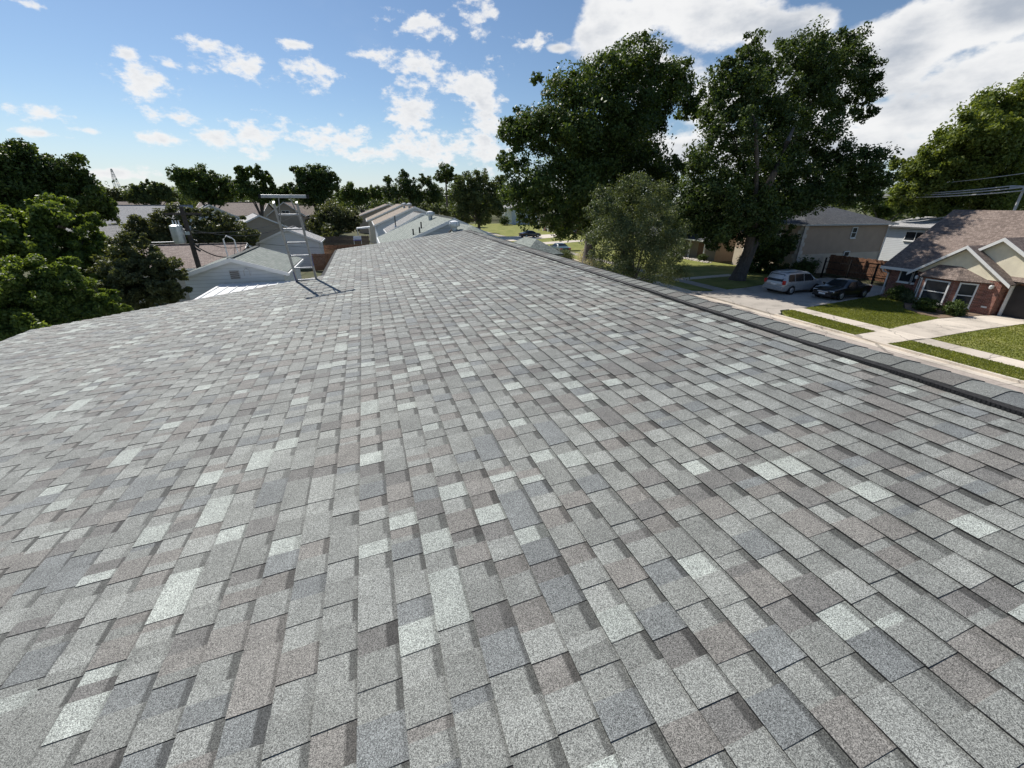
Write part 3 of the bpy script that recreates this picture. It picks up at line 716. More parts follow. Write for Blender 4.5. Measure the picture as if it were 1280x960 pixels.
# ------------------------------------------------------------------ houses down the row (ahead)
gable_house('neighbour_house', 'nearest neighbouring house with green grey shingles and pale gable past the roof end', 6.25, 32.6, 4.9, 12.5, 3.75, 5.75, 'green_grey_shingle', 'pale_blue_siding', oh=0.3, vent=False)
wing = tag(empty('hipped_wing', (0, 0, 0)), 'low hipped green grey wing in front of the nearest neighbouring gable', 'house wing')
m = MB()
A_, B_, C_, D_, E_, F_ = (3.35, 24.2, 4.35), (8.3, 24.2, 4.35), (8.3, 34.0, 4.35), (6.3, 31.6, 5.62), (6.9, 29.6, 5.55), (3.35, 34.0, 4.35)
slab_roof(m, [A_, B_, E_, D_]); tri_roof(m, [B_, C_, E_]); 
tri_roof(m, [C_, D_, E_])
m.build('roof', 'green_grey_shingle', wing, uv=True)
m = MB(); m.prism([(3.7, 24.6), (8.0, 24.6), (8.0, 32.5), (6.0, 32.5)], 0, 4.2, 'z'); m.build('wall', 'pale_blue_siding', wing)
m = MB(); m.tube([(3.35, 24.2, 4.37), (6.3, 31.6, 5.64)], 0.06, 6); m.build('hip_flashing', 'asphalt_edge', wing)
pw = tag(empty('porch_roof', (0, 0, 0)), 'small dark grey hipped porch roof beyond the end of the ridge', 'porch')
m = MB(); a, b, c, d = (9.4, 26.0, 3.9), (12.2, 26.0, 3.9), (12.2, 31.0, 3.9), (9.4, 31.0, 3.9); e1, e2 = (10.8, 27.4, 4.75), (10.8, 29.6, 4.75)
tri_roof(m, [a, b, e1]); slab_roof(m, [b, c, e2, e1]); tri_roof(m, [c, d, e2]); slab_roof(m, [d, a, e1, e2]); m.build('roof', 'green_grey_shingle', pw, uv=True)
for (px_, py_) in ((9.7, 26.3), (11.9, 26.3), (11.9, 30.7), (9.7, 30.7)):
    m = MB(); m.box(px_ - .08, px_ + .08, py_ - .08, py_ + .08, 0, 3.85); m.build('post', 'white_trim', pw)
gable_house('neighbour_house', 'second house down the row with pale wall triangle under a light grey roof', 6.1, 50.2, 3.6, 7.0, 3.9, 5.75, 'grey_shingle', 'pale_blue_siding', oh=0.3, vent=False)
gable_house('neighbour_house', 'third house down the row with tan shingle roof and pale blue gable wall', 6.7, 62.5, 5.2, 13.0, 4.1, 6.25, 'tan_shingle', 'pale_blue_siding', oh=0.3, vent=False)
gable_house('neighbour_house', 'fourth house down the row with brown roof and cream front', 6.9, 84.0, 6.2, 13.0, 3.8, 6.45, 'tan_shingle', 'cream_siding', oh=0.3, vent=False, wins=[((-4.6, 0, 1.9), 1.0, 1.3, '-y')])
gable_house('neighbour_house', 'farthest house of the row with dull brown roof below the dark trees', 6.0, 112.0, 7.5, 16.0, 3.6, 6.3, 'brown_shingle', 'tan_siding', oh=0.3, vent=False)
turbine(5.62, 29.2, 5.15, 'large white topped turbine vent on the nearest green roof', 1.15)
turbine(5.45, 39.0, 5.55, 'turbine vent near the ridge of the nearest gable', 1.15)
turbine(6.2, 64.5, 6.15, 'right one of two turbine vents on the tan ridge', 1.1)
turbine(6.0, 70.5, 6.15, 'left one of two turbine vents on the tan ridge', 1.1)
pipe(3.35, 33.6, 4.6, 'left one of two short dark vent pipes beyond the roof end', 0.55)
pipe(3.75, 32.9, 4.75, 'right one of two short dark vent pipes beyond the roof end', 0.55)
pipe(4.2, 35.5, 4.95, 'galvanised vent pipe on the green grey slope', 0.6)
pipe(3.2, 50.6, 4.5, 'tall dark vent pipe against the pale blue wall', 1.1)

# ------------------------------------------------------------------ houses to the left (backyards)
hA = gable_house('white_gable_house', 'white sided gable building with green grey roof beyond the ladder foot', -7.55, 28.6, 2.55, 6.6, 3.02, 3.85, 'green_grey_shingle', 'white_siding', oh=0.25)
gable_house('white_gable_house', 'farther white sided gable house seen through the ladder', -8.3, 54.6, 3.0, 5.0, 2.75, 4.05, 'pale_grey_shingle', 'white_siding', oh=0.25, vent=False)
pc_ = tag(empty('patio_cover', (-6.2, 26.0, 0)), 'bright white metal panel patio cover below the ladder', 'patio cover')
for i in range(9):
    m = MB(); x0 = -2.0 + i * 0.49
    m.box(x0, x0 + 0.47, -2.6, 2.35, 2.55, 2.585); m.box(x0, x0 + 0.05, -2.6, 2.35, 2.585, 2.625); m.build('panel', 'white_metal', pc_)
m = MB(); m.box(-2.08, -2.0, -2.65, 2.4, 2.45, 2.63); m.box(-2.08, 2.5, -2.72, -2.65, 2.45, 2.63); m.build('edge_beam', 'white_metal', pc_)
for xx, yy in ((-1.9, -2.5), (2.2, -2.5), (-1.9, 2.2), (2.2, 2.2)):
    m = MB(); m.box(xx - .05, xx + .05, yy - .05, yy + .05, 0, 2.5); m.build('post', 'white_metal', pc_)
m = MB(); m.tube([(-7.0, 28.34, 3.0), (-7.0, 28.32, 3.3), (-6.85, 28.31, 3.42), (-6.7, 28.32, 3.3), (-6.7, 28.34, 3.0)], 0.03, 6)
o = m.build('wire_hoop', 'grey_trim', None); tag(o, 'small bent wire hoop on the white gable wall', 'wire hoop')
gable_house('brown_roof_house', 'low house with rusty brown shingle roof beside the utility pole', -9.6, 40.6, 3.4, 7.0, 2.45, 3.7, 'rust_brown_shingle', 'cream_siding', rz=math.radians(90), oh=0.3, vent=False)
gable_house('garden_house', 'house with weathered grey roof between the two left hand trees', -30.5, 60.0, 4.5, 10.0, 2.8, 4.3, 'grey_shingle', 'cream_siding', rz=math.radians(-55), vent=False)
gable_house('pale_roof_house', 'house with pale sunlit roof above the left hand grey roof', -47.0, 105.0, 6.0, 14.0, 3.0, 6.0, 'pale_grey_shingle', 'white_siding', rz=math.radians(-70), vent=False)
gable_house('pale_roof_house', 'wide house with bright pale roof behind the utility pole hedge', -29.0, 105.0, 5.5, 16.0, 3.2, 6.1, 'pale_grey_shingle', 'white_siding', rz=math.radians(18), vent=False)
gable_house('tan_roof_house', 'house with light tan stepped roof left of the ladder', -15.0, 76.0, 4.2, 14.0, 2.9, 4.9, 'pale_grey_shingle', 'tan_siding', rz=math.radians(14), vent=False)
gable_house('dormer_house', 'grey gabled house with white trim behind the ladder top', -16.0, 108.0, 3.4, 9.0, 4.2, 6.7, 'brown_shingle', 'tan_siding', vent=False, wins=[((0, 0, 4.6), 1.4, 0.9, '-y')])
gable_house('tan_house', 'low tan roofed house seen between the ladder rails', -6.0, 120.0, 4.5, 9.0, 3.6, 6.0, 'tan_shingle', 'cream_siding', rz=math.radians(90), vent=False)
gable_house('brown_roof_house', 'far brown roof on the left skyline under the round tree', -70.0, 150.0, 7.0, 20.0, 3.5, 6.6, 'brown_shingle', 'cream_siding', rz=math.radians(-60), vent=False)
gable_house('brown_roof_house', 'far brown roof just right of the bright pale roof', -24.0, 135.0, 6.0, 16.0, 3.6, 6.5, 'brown_shingle', 'tan_siding', rz=math.radians(80), vent=False)

def plank_fence(name, label, p0, p1, h, mat, bw=0.14, post=2.4):
    p0, p1 = Vector((*p0, 0)), Vector((*p1, 0)); d = p1 - p0; L = d.length; a = math.atan2(d.y, d.x)
    f = tag(empty(name, p0, a), label, 'fence')
    n = int(L / bw); m = MB()
    for i in range(n):
        hh = h + RN.uniform(-0.03, 0.03); y = RN.uniform(-0.006, 0.006)
        m.box(i * bw + 0.006, (i + 1) * bw - 0.006, y - 0.012, y + 0.012, 0.05, hh)
    o = m.build('board_row', mat, f); o['kind'] = 'stuff'
    for z in (0.4, h - 0.35):
        m = MB(); m.box(0, L, 0.016, 0.06, z, z + 0.09); m.build('rail', mat, f)
    for i in range(int(L / post) + 1):
        m = MB(); m.box(i * post - 0.05, i * post + 0.05, 0.06, 0.16, 0, h - 0.08); m.build('post', mat, f)
    return f
plank_fence('plank_fence', 'red brown plank fence right behind the white gable, nearer of two', (-6.0, 51.0), (-1.3, 51.0), 1.8, 'wood_fence')
plank_fence('plank_fence', 'brown plank fence with a straight top, middle distance near ladder', (-6.2, 61.0), (-0.2, 61.0), 1.8, 'wood_fence')
plank_fence('plank_fence', 'dark weathered fence in front of the round shrub', (-7.5, 75.0), (0.4, 75.0), 1.9, 'weathered_fence')
cn = tag(empty('garden_canopy', (-0.4, 79.0, 0)), 'white canopy on posts beside the cream house', 'canopy')
m = MB(); m.prism([(-1.1, 2.75), (-1.0, 2.95), (1.15, 3.15), (1.15, 2.9)], -1.0, 1.0, 'y'); m.build('canopy_top', 'white_metal', cn)
for sx_ in (-0.9, 0.95):
    for sy_ in (-0.8, 0.8):
        m = MB(); m.box(sx_ - .06, sx_ + .06, sy_ - .06, sy_ + .06, 0, 2.85); m.build('post', 'grey_trim', cn)
ch = tag(empty('garden_chair', (-1.4, 73.4, 0)), 'folding garden chair with a blue seat by the dark fence', 'chair')
m = MB(); m.box(-.6, .6, -.3, .3, 1.35, 1.45); m.build('seat', 'blue_cloth', ch)
m = MB(); m.box(-.6, .6, .25, .33, 1.45, 2.0); m.build('backrest', 'white_metal', ch)
for sx_ in (-.55, .55):
    for sy_ in (-.25, .25):
        m = MB(); m.box(sx_ - .03, sx_ + .03, sy_ - .03, sy_ + .03, 0, 1.35); m.build('leg', 'white_metal', ch)

# utility pole with transformer
pl = at(243, 312, 34.0); up_ = tag(empty('utility_pole', (at(250, 334, 34).x, 34.0, 0), 0), 'wooden utility pole with grey transformer in front of the brown roof', 'utility pole')
bx_ = at(252, 338, 34)
top_ = at(226, 258, 34); base = Vector((top_.x + 0.05, 34.0, 0)); up_.location = base
tp = top_ - base
m = MB(); m.tube([(0, 0, 0), tuple(tp * 0.5), tuple(tp)], [0.17, 0.15, 0.12], 12); m.build('pole', 'pole_wood', up_, smooth=True)
tz = tp.z - 1.6
m = MB(); m.tube([(-0.62, -0.1, tz - 0.62), (-0.62, -0.1, tz - 0.5), (-0.62, -0.1, tz + 0.45), (-0.62, -0.1, tz + 0.52)], [0.30, 0.35, 0.35, 0.2], 14); tr_ = m.build('transformer', 'galvanised', up_, smooth=True)
for s in (-1, 0, 1):
    m = MB(); m.tube([(-0.55 + s * 0.16, -0.1, tz + 0.48), (-0.55 + s * 0.16, -0.1, tz + 0.78)], [0.05, 0.03], 8); m.build('bushing', 'lamp_white', tr_, smooth=True)
m = MB(); m.box(-0.2, 0.05, -0.16, -0.04, tz - 0.1, tz + 0.1); m.build('bracket', 'galvanised', up_)
m = MB(); m.box(-1.0, 1.0, -0.2, -0.1, tp.z - 0.5, tp.z - 0.38); m.build('crossarm', 'pole_wood', up_)
for i in range(3):
    m = MB(); m.tube([(0.12, -0.2, tz - 0.4 - i * 0.25), (0.42, -0.3, tz - 0.5 - i * 0.3)], 0.07, 8); m.build('splice_box', 'dark_pipe', up_, smooth=True)
def wire(label, a, b, drop, r=0.02, mat='wire_black', grp=None):
    a, b = Vector(a), Vector(b); pts = []
    for i in range(17):
        t = i / 16; p = a.lerp(b, t); p.z -= drop * 4 * t * (1 - t); pts.append(p)
    m = MB(); m.tube(pts, r, 5); o = m.build('overhead_wire', mat); tag(o, label, 'wire', grp)
P0 = base + Vector((tp.x, 0, tz))
wire('upper dark wire from the transformer pole to the white gable ridge', P0 + Vector((0.2, 0, -0.2)), (-8.0, 35.6, 4.2), 0.5)
wire('lower dark wire from the transformer pole to the white gable ridge', P0 + Vector((0.2, 0, -0.8)), (-8.0, 35.5, 4.15), 0.8, 0.035)
wire('wire sagging from the pole towards the farther white gable', P0 + Vector((0.2, 0, 0.2)), (-8.3, 54.4, 4.6), 0.7)
wire('second wire sagging from the pole towards the tan stepped roof', P0 + Vector((0.2, 0, 0.0)), (-9.0, 75.0, 5.6), 0.8)
wire('pale wire leaving the transformer down to the left', P0 + Vector((-0.8, -0.3, -0.5)), (-16.5, 32.0, 4.9), 0.1, 0.03, 'wire_grey')
wire('thin wire crossing behind the ladder to the right', (-8.0, 35.5, 4.3), (6.0, 45.0, 3.2), 0.5, 0.012)
sm = tag(empty('service_mast', (-10.2, 38.0, 0)), 'white bent service mast above the white gable ridge', 'mast')
m = MB(); m.tube([(0, 0, 3.0), (0, 0, 4.35), (0.25, 0, 4.6), (0.5, 0, 4.45)], 0.05, 8); m.build('mast', 'white_metal', sm, smooth=True)
m = MB(); m.tube([(0.75, 0, 3.1), (0.7, 0, 4.3), (0.5, 0, 4.5)], 0.04, 8); m.build('brace', 'white_metal', sm, smooth=True)

# far lattice tower
ft = at(142, 211, 420); fb = at(150, 244, 420)
tw = tag(empty('lattice_tower', (fb.x, 420, 0)), 'faint grey lattice tower far off on the left skyline', 'tower')
Ht = ft.z; m = MB()
for sx_ in (-1, 1):
    for sy_ in (-1, 1):
        m.tube([(sx_ * 3.2, sy_ * 3.2, 0), (sx_ * 0.3, sy_ * 0.3, Ht)], 0.13, 5)
m.build('leg_frame', 'wire_grey', tw)
m = MB(); nb = 9
for i in range(nb):
    z0, z1 = Ht * i / nb, Ht * (i + 1) / nb; r0 = 3.2 - 2.9 * i / nb; r1 = 3.2 - 2.9 * (i + 1) / nb
    for s in (-1, 1):
        m.tube([(-r0, s * r0, z0), (r1, s * r1, z1)], 0.075, 4); m.tube([(r0, s * r0, z0), (-r1, s * r1, z1)], 0.075, 4)
        m.tube([(s * r0, -r0, z0), (s * r1, r1, z1)], 0.075, 4)
m.build('bracing', 'wire_grey', tw)

# ------------------------------------------------------------------ brick house across the street
bh = tag(empty('brick_house', (0, 0, 0)), 'red brick house with brown shingle roof and cream front gables', 'house')
EX, RX, FZ = 39.75, 45.6, 2.42
m = MB(); m.box(40.3, 51.0, 2.0, 23.3, 0, 2.38); m.build('wall', 'red_brick', bh)
m = MB(); m.prism([(40.35, 2.38), (45.6, 6.2), (50.9, 2.38)], 23.22, 23.3, 'y'); m.build('end_gable', 'stucco_cream', bh)
m = MB()
slab_roof(m, [(EX, 23.75, FZ), (EX, 1.5, FZ), (RX, 1.5, 6.62), (RX, 23.55, 6.62)]); slab_roof(m, [(51.4, 23.75, FZ), (51.4, 1.5, FZ), (RX, 1.5, 6.62), (RX, 23.55, 6.62)])
m.build('roof', 'brown_shingle', bh, uv=True)
m = MB(); m.box(EX - 0.11, EX - 0.005, 21.35, 23.8, 2.2, 2.40); m.build('gutter', 'white_trim', bh)
m = MB(); m.tube([(EX - 0.05, 23.68, 2.25), (EX + 0.1, 23.6, 2.0), (40.2, 23.4, 1.85), (40.2, 23.4, 0.2), (39.9, 23.45, 0.14)], 0.06, 6); m.build('downspout', 'white_trim', bh)
# small front gable with bay
GX = 39.45
m = MB(); m.prism([(21.15, 2.35), (18.62, 4.25), (16.05, 2.35)], GX, GX + 0.9, 'x'); m.build('front_gable', 'stucco_cream', bh)
m = MB(); m.prism([(16.2, 0), (21.0, 0), (21.0, 2.35), (16.2, 2.35)], GX + 0.01, 40.31, 'x'); m.build('gable_wall', 'red_brick', bh)
m = MB()
slab_roof(m, [(GX - 0.35, 21.5, 2.25), (43.0, 21.5, 2.25), (43.0, 18.62, 4.42), (GX - 0.35, 18.62, 4.42)], 0.1)
slab_roof(m, [(GX - 0.35, 15.7, 2.25), (43.0, 15.7, 2.25), (43.0, 18.62, 4.42), (GX - 0.35, 18.62, 4.42)], 0.1)
m.build('gable_roof', 'brown_shingle', bh, uv=True)
for (ya, yb) in ((21.52, 18.62), (15.68, 18.62)):
    m = MB(); P = [(ya, 2.22), (yb, 4.43), (yb, 4.22), (ya, 2.02)]; m.prism(P, GX - 0.39, GX - 0.353, 'x'); m.build('rake_board', 'white_trim', bh)
# larger gable behind to the right
G2 = 40.1
m = MB(); m.prism([(20.6, 2.3), (17.25, 4.85), (13.2, 2.3)], G2, G2 + 0.5, 'x'); m.build('front_gable', 'stucco_cream', bh)
m = MB()
slab_roof(m, [(G2 - 0.3, 20.9, 2.3), (45.0, 20.9, 2.3), (45.0, 17.25, 5.02), (G2 - 0.3, 17.25, 5.02)], 0.1)
slab_roof(m, [(G2 - 0.3, 12.9, 2.1), (45.0, 12.9, 2.1), (45.0, 17.25, 5.02), (G2 - 0.3, 17.25, 5.02)], 0.1)
m.build('gable_roof', 'brown_shingle', bh, uv=True)
for (ya, za) in ((20.92, 2.28), (12.88, 2.08)):
    m = MB(); m.prism([(ya, za), (17.25, 5.03), (17.25, 4.80), (ya, za - 0.22)], G2 - 0.34, G2 - 0.303, 'x'); m.build('rake_board', 'white_trim', bh)
# bay: three faces + hipped skirt roof
bay = [(GX, 20.75), (38.75, 20.15), (38.75, 18.35), (GX, 17.0)]
m = MB(); m.prism([(x, y) for x, y in bay] + [(GX + 0.02, 17.0), (GX + 0.02, 20.75)], 0, 2.15, 'z'); b_ = m.build('bay', 'red_brick', bh)
m = MB(); q = [(GX, 21.0, 2.17), (38.5, 20.3, 2.17), (38.5, 18.2, 2.17), (GX, 16.6, 2.17)]; t1, t2 = (GX, 19.9, 3.0), (GX, 18.6, 3.0)
slab_roof(m, [q[1], q[2], t2, t1], 0.06); tri_roof(m, [q[0], q[1], t1], 0.06); tri_roof(m, [q[2], q[3], t2], 0.06); m.build('skirt_roof', 'brown_shingle', b_, uv=True)
nl = Vector((-0.6, 0.7, 0)).normalized(); nr_ = Vector((-1.35, -0.71, 0)).normalized()
window(bh, (38.74, 19.25, 1.2), 1.3, 1.45, '-x', 0, 1)
window(bh, Vector((39.1, 20.45, 1.2)) + nl * 0.01, 0.4, 1.45, nl, 0, 1)
window(bh, Vector((39.1, 17.68, 1.2)) + nr_ * 0.01, 0.75, 1.5, nr_, 0, 1)
window(bh, (40.29, 22.15, 1.75), 0.75, 0.75, '-x', 0, 0); window(bh, (40.29, 21.35, 1.75), 0.6, 0.75, '-x', 0, 0)
dw = MB(); dw.box(40.22, 40.295, 14.6, 15.9, 0.1, 2.15); d_ = dw.build('door', 'door_dark', bh)
for ya in (15.9, 14.45):
    m = MB(); m.box(40.1, 40.29, ya, ya + 0.15, 0.1, 2.3); m.build('frame', 'white_trim', d_)
m = MB(); m.tube([(40.2, 14.75, 1.05), (40.14, 14.75, 1.05)], 0.035, 8); m.build('handle', 'chrome', d_)
m = MB(); m.box(GX - 0.02, GX + 0.02, 16.45, 16.75, 0.55, 0.65); m.build('letter_slot', 'lamp_white', bh)
for (x_, y_, z_) in ((GX - 0.1, 20.92, 1.95), (GX - 0.12, 16.62, 1.95)):
    l_ = tag(empty('wall_lamp', (x_, y_, z_)), 'white wall lamp %s of the bay window' % ('left' if y_ > 19 else 'right'), 'wall lamp')
    m = MB(); m.box(0.0, 0.12, -0.07, 0.07, -0.1, 0.1); m.build('back_plate', 'lamp_white', l_)
    m = MB(); m.tube([(-0.06, 0, -0.14), (-0.06, 0, -0.08), (-0.06, 0, 0.06), (-0.06, 0, 0.13)], [0.06, 0.1, 0.1, 0.03], 10); m.build('globe', 'lamp_white', l_, smooth=True)

# ------------------------------------------------------------------ beige two storey house
bg = tag(empty('beige_house', (0, 0, 0)), 'two storey beige house with white corner quoins behind the parked cars', 'house')
m = MB(); m.box(43.0, 55.6, 34.0, 42.4, 2.05, 5.05); m.build('upper_wall', 'beige_wall', bg)
m = MB(); m.box(42.97, 55.63, 33.95, 42.4, 0.0, 2.05); m.build('lower_wall', 'cream_wall', bg)
m = MB()
e0, e1, e2, e3 = (42.5, 33.5, 5.1), (56.1, 33.5, 5.1), (56.1, 42.9, 5.1), (42.5, 42.9, 5.1); r0, r1 = (47.2, 38.2, 6.75), (51.4, 38.2, 6.75)
slab_roof(m, [e0, e1, r1, r0]); slab_roof(m, [e2, e3, r0, r1]); tri_roof(m, [e3, e0, r0]); tri_roof(m, [e1, e2, r1]); m.build('roof', 'slate_shingle', bg, uv=True)
m = MB(); m.box(42.4, 56.2, 33.38, 33.5, 4.93, 5.09); m.build('gutter', 'grey_trim', bg)
m = MB(); m.box(42.38, 42.5, 33.5, 42.9, 4.93, 5.09); m.build('gutter', 'grey_trim', bg)
m = MB(); m.tube([(55.5, 33.45, 4.95), (55.5, 33.85, 4.7), (55.5, 33.88, 0.1)], 0.06, 6); m.build('downspout', 'white_trim', bg)
for i in range(12):
    w_ = 0.62 if i % 2 else 0.42
    m = MB(); z0 = 0.05 + i * 0.405
    m.box(42.93, 42.93 + w_, 33.91, 33.99, z0, z0 + 0.385); m.box(42.93, 43.01, 33.91, 33.91 + (1.04 - w_), z0, z0 + 0.385); m.build('quoin', 'stone_pale', bg, bevel=0.015)
window(bg, (50.4, 33.99, 4.15), 0.62, 0.95, '-y', 0, 1); window(bg, (50.2, 33.94, 1.7), 0.7, 0.9, '-y', 0, 1)
window(bg, (42.99, 37.0, 3.9), 0.9, 1.3, '-x', 0, 1); window(bg, (42.96, 40.5, 1.4), 0.9, 1.3, '-x', 0, 1)

# taupe house further up
th_ = tag(empty('taupe_house', (0, 0, 0)), 'low taupe house with white posts left of the big trunk', 'house')
m = MB(); m.box(42.6, 54, 45.0, 62.0, 0, 2.6); m.build('wall', 'taupe_wall', th_)
m = MB(); slab_roof(m, [(41.6, 44.4, 2.55), (41.6, 62.6, 2.55), (47.5, 62.6, 4.5), (47.5, 44.4, 4.5)]); slab_roof(m, [(55, 44.4, 2.55), (55, 62.6, 2.55), (47.5, 62.6, 4.5), (47.5, 44.4, 4.5)]); m.build('roof', 'slate_shingle', th_, uv=True)
m = MB(); m.prism([(42.62, 2.5), (47.5, 4.35), (53.9, 2.5)], 44.98, 45.06, 'y'); m.build('gable', 'taupe_wall', th_)
m = MB(); m.box(41.48, 41.6, 44.4, 62.6, 2.4, 2.56); m.build('gutter', 'white_trim', th_)
for yy in (46.2, 49.0, 51.6):
    m = MB(); m.box(41.75, 41.9, yy - .07, yy + .07, 0, 2.4); m.build('post', 'white_trim', th_)
window(th_, (42.59, 53.2, 1.55), 1.7, 1.0, '-x', 1, 0); window(th_, (42.59, 57.5, 1.55), 1.5, 1.0, '-x', 1, 0)
m = MB(); m.box(42.54, 42.6, 47.2, 48.2, 0.1, 2.1); m.build('door', 'plank_brown', th_)
# white ornament + stones
ob = tag(empty('garden_obelisk', (40.2, 50.5, 0.1)), 'small white tapering garden ornament in front of the taupe house', 'ornament')
m = MB(); m.tube([(0, 0, 0), (0, 0, 0.25)], 0.5, 4); m.build('plinth', 'white_trim', ob)
m = MB(); m.tube([(0, 0, 0.25), (0, 0, 1.2), (0, 0, 1.5)], [0.38, 0.2, 0.05], 4); m.build('shaft', 'white_trim', ob)
m = MB()
for i in range(190):
    yy = RN.uniform(43.6, 54.0); xx = 40.6 + RN.uniform(-0.45, 0.45); r = RN.uniform(0.07, 0.2)
    m.tube([(xx, yy, 0.08), (xx + RN.uniform(-.03, .03), yy, 0.08 + r * 0.7), (xx, yy, 0.08 + r * 1.2)], [r, r * 0.9, r * 0.3], 6)
o = m.build('bed_stones', 'stone_pale'); tag(o, 'row of pale stones edging the bed of the taupe house', 'stones', kind='stuff')

# white houses far up the street
wh = tag(empty('white_house', (47.0, 142.0, 0)), 'pale blue two storey house far up the street beyond the lawn', 'house')
m = MB(); m.prism([(0, 0), (9.0, 0), (9.0, 5.4), (4.5, 7.4), (0, 5.4)], 0, 12, 'y'); m.build('wall', 'pale_blue_siding', wh)
m = MB(); slab_roof(m, [(-0.5, -0.4, 5.3), (-0.5, 12.4, 5.3), (4.5, 12.4, 7.6), (4.5, -0.4, 7.6)]); slab_roof(m, [(9.5, -0.4, 5.3), (9.5, 12.4, 5.3), (4.5, 12.4, 7.6), (4.5, -0.4, 7.6)]); m.build('roof', 'grey_shingle', wh, uv=True)
for xx in (-2.2, -1.2):
    m = MB(); m.box(xx - .2, xx + .2, 1.0, 1.4, 0, 5.0); m.build('column', 'white_trim', wh)
m = MB(); m.box(-2.6, 0, 0.6, 11, 5.0, 5.35); m.build('portico', 'white_trim', wh)
window(wh, (6.2, -0.01, 1.7), 0.9, 1.2, '-y', 0, 1); window(wh, (6.2, -0.01, 4.2), 0.9, 1.2, '-y', 0, 1)
w2 = tag(empty('porch_house', (45.0, 98.0, 0)), 'brown fronted house with white porch columns under the big oak', 'house')
m = MB(); m.box(0.8, 11, 0, 14, 0, 2.9); m.build('wall', 'red_brick', w2)
m = MB(); slab_roof(m, [(-1.2, -0.6, 2.85), (-1.2, 14.6, 2.85), (5.5, 14.6, 5.2), (5.5, -0.6, 5.2)]); slab_roof(m, [(11.6, -0.6, 2.85), (11.6, 14.6, 2.85), (5.5, 14.6, 5.2), (5.5, -0.6, 5.2)]); m.build('roof', 'slate_shingle', w2, uv=True)
for yy in (0.4, 3.2, 6.4, 9.6, 13.0):
    m = MB(); m.box(-0.9, -0.6, yy - .15, yy + .15, 0, 2.7); m.build('column', 'white_trim', w2)
window(w2, (0.79, 5.0, 1.5), 1.2, 1.7, '-x', 0, 1); window(w2, (0.79, 11.0, 1.5), 1.2, 1.7, '-x', 0, 1); window(w2, (3.2, -0.01, 1.5), 1.2, 1.7, '-y', 0, 1)
# white building behind the fence gap
rb_ = tag(empty('rear_white_building', (60.5, 27.5, 0)), 'bright white building glimpsed between the beige and brick houses', 'building')
m = MB(); m.box(0, 14, 0, 10, 0, 4.5); m.build('wall', 'white_siding', rb_)
m = MB(); slab_roof(m, [(-.5, -.5, 4.6), (-.5, 10.5, 4.6), (7, 10.5, 5.6), (7, -.5, 5.6)]); slab_roof(m, [(14.5, -.5, 4.6), (14.5, 10.5, 4.6), (7, 10.5, 5.6), (7, -.5, 5.6)]); m.build('roof', 'pale_grey_shingle', rb_, uv=True)
window(rb_, (3.0, -0.01, 3.6), 2.0, 0.9, '-y', 1, 0); window(rb_, (-0.01, 6.3, 3.6), 2.0, 0.9, '-x', 1, 0)

# fences between beige and brick
plank_fence('plank_fence', 'reddish plank fence between the beige and brick houses', (47.3, 25.0), (47.3, 33.6), 2.0, 'wood_fence')
ig = tag(empty('iron_gate', (44.4, 24.4, 0)), 'black iron bar gate across the end of the driveway', 'gate')
L_ = 7.4
m = MB()
for i in range(int(L_ / 0.13)): m.tube([(0, i * 0.13, 0.12), (0, i * 0.13, 1.75)], 0.011, 5)
o = m.build('bar_row', 'iron_black', ig); o['kind'] = 'stuff'
for z in (0.25, 0.95, 1.6):
    m = MB(); m.box(-0.02, 0.02, 0, L_, z - .02, z + .02); m.build('rail', 'iron_black', ig)
for yy in (0, 2.5, 4.9, L_):
    m = MB(); m.box(-.06, .06, yy - .06, yy + .06, 0, 2.0); m.build('post', 'iron_black', ig)

# power lines on the right
rpole = tag(empty('steel_pole', (64.0, 28.0, 0)), 'thin grey pole rising above the brown ridge among the trees', 'utility pole')
m = MB(); m.tube([(0, 0, 0), (0, 0, 10.2)], [0.16, 0.10], 10); m.build('pole', 'wire_grey', rpole, smooth=True)
m = MB(); m.box(-0.08, 0.08, -1.1, 1.1, 8.6, 8.75); m.build('crossarm', 'wire_grey', rpole)
for k_, (z_, yy) in enumerate(((8.8, 1.0), (8.65, 0.0), (8.45, -1.0))):
    wire('%s pale cable crossing the tree right of the oaks' % ('upper', 'middle', 'lower')[k_], (64, 28 + yy, z_), (61, 44 + yy, z_ - 0.5), 0.4, 0.06, 'wire_grey')
    wire('%s pale cable above the brick house ridge' % ('upper', 'middle', 'lower')[k_], (64, 28 + yy, z_), (66, 5 + yy, z_ + 0.3), 0.5, 0.06, 'wire_grey')
wire('high thin cable through the right hand tree', (64, 28, 10.0), (62, 46, 9.0), 0.4, 0.035, 'wire_grey')
wire('service cable from the beige eave to the brick ridge', (55.8, 33.6, 5.2), (47.5, 23.4, 6.5), 0.25, 0.035, 'wire_grey')

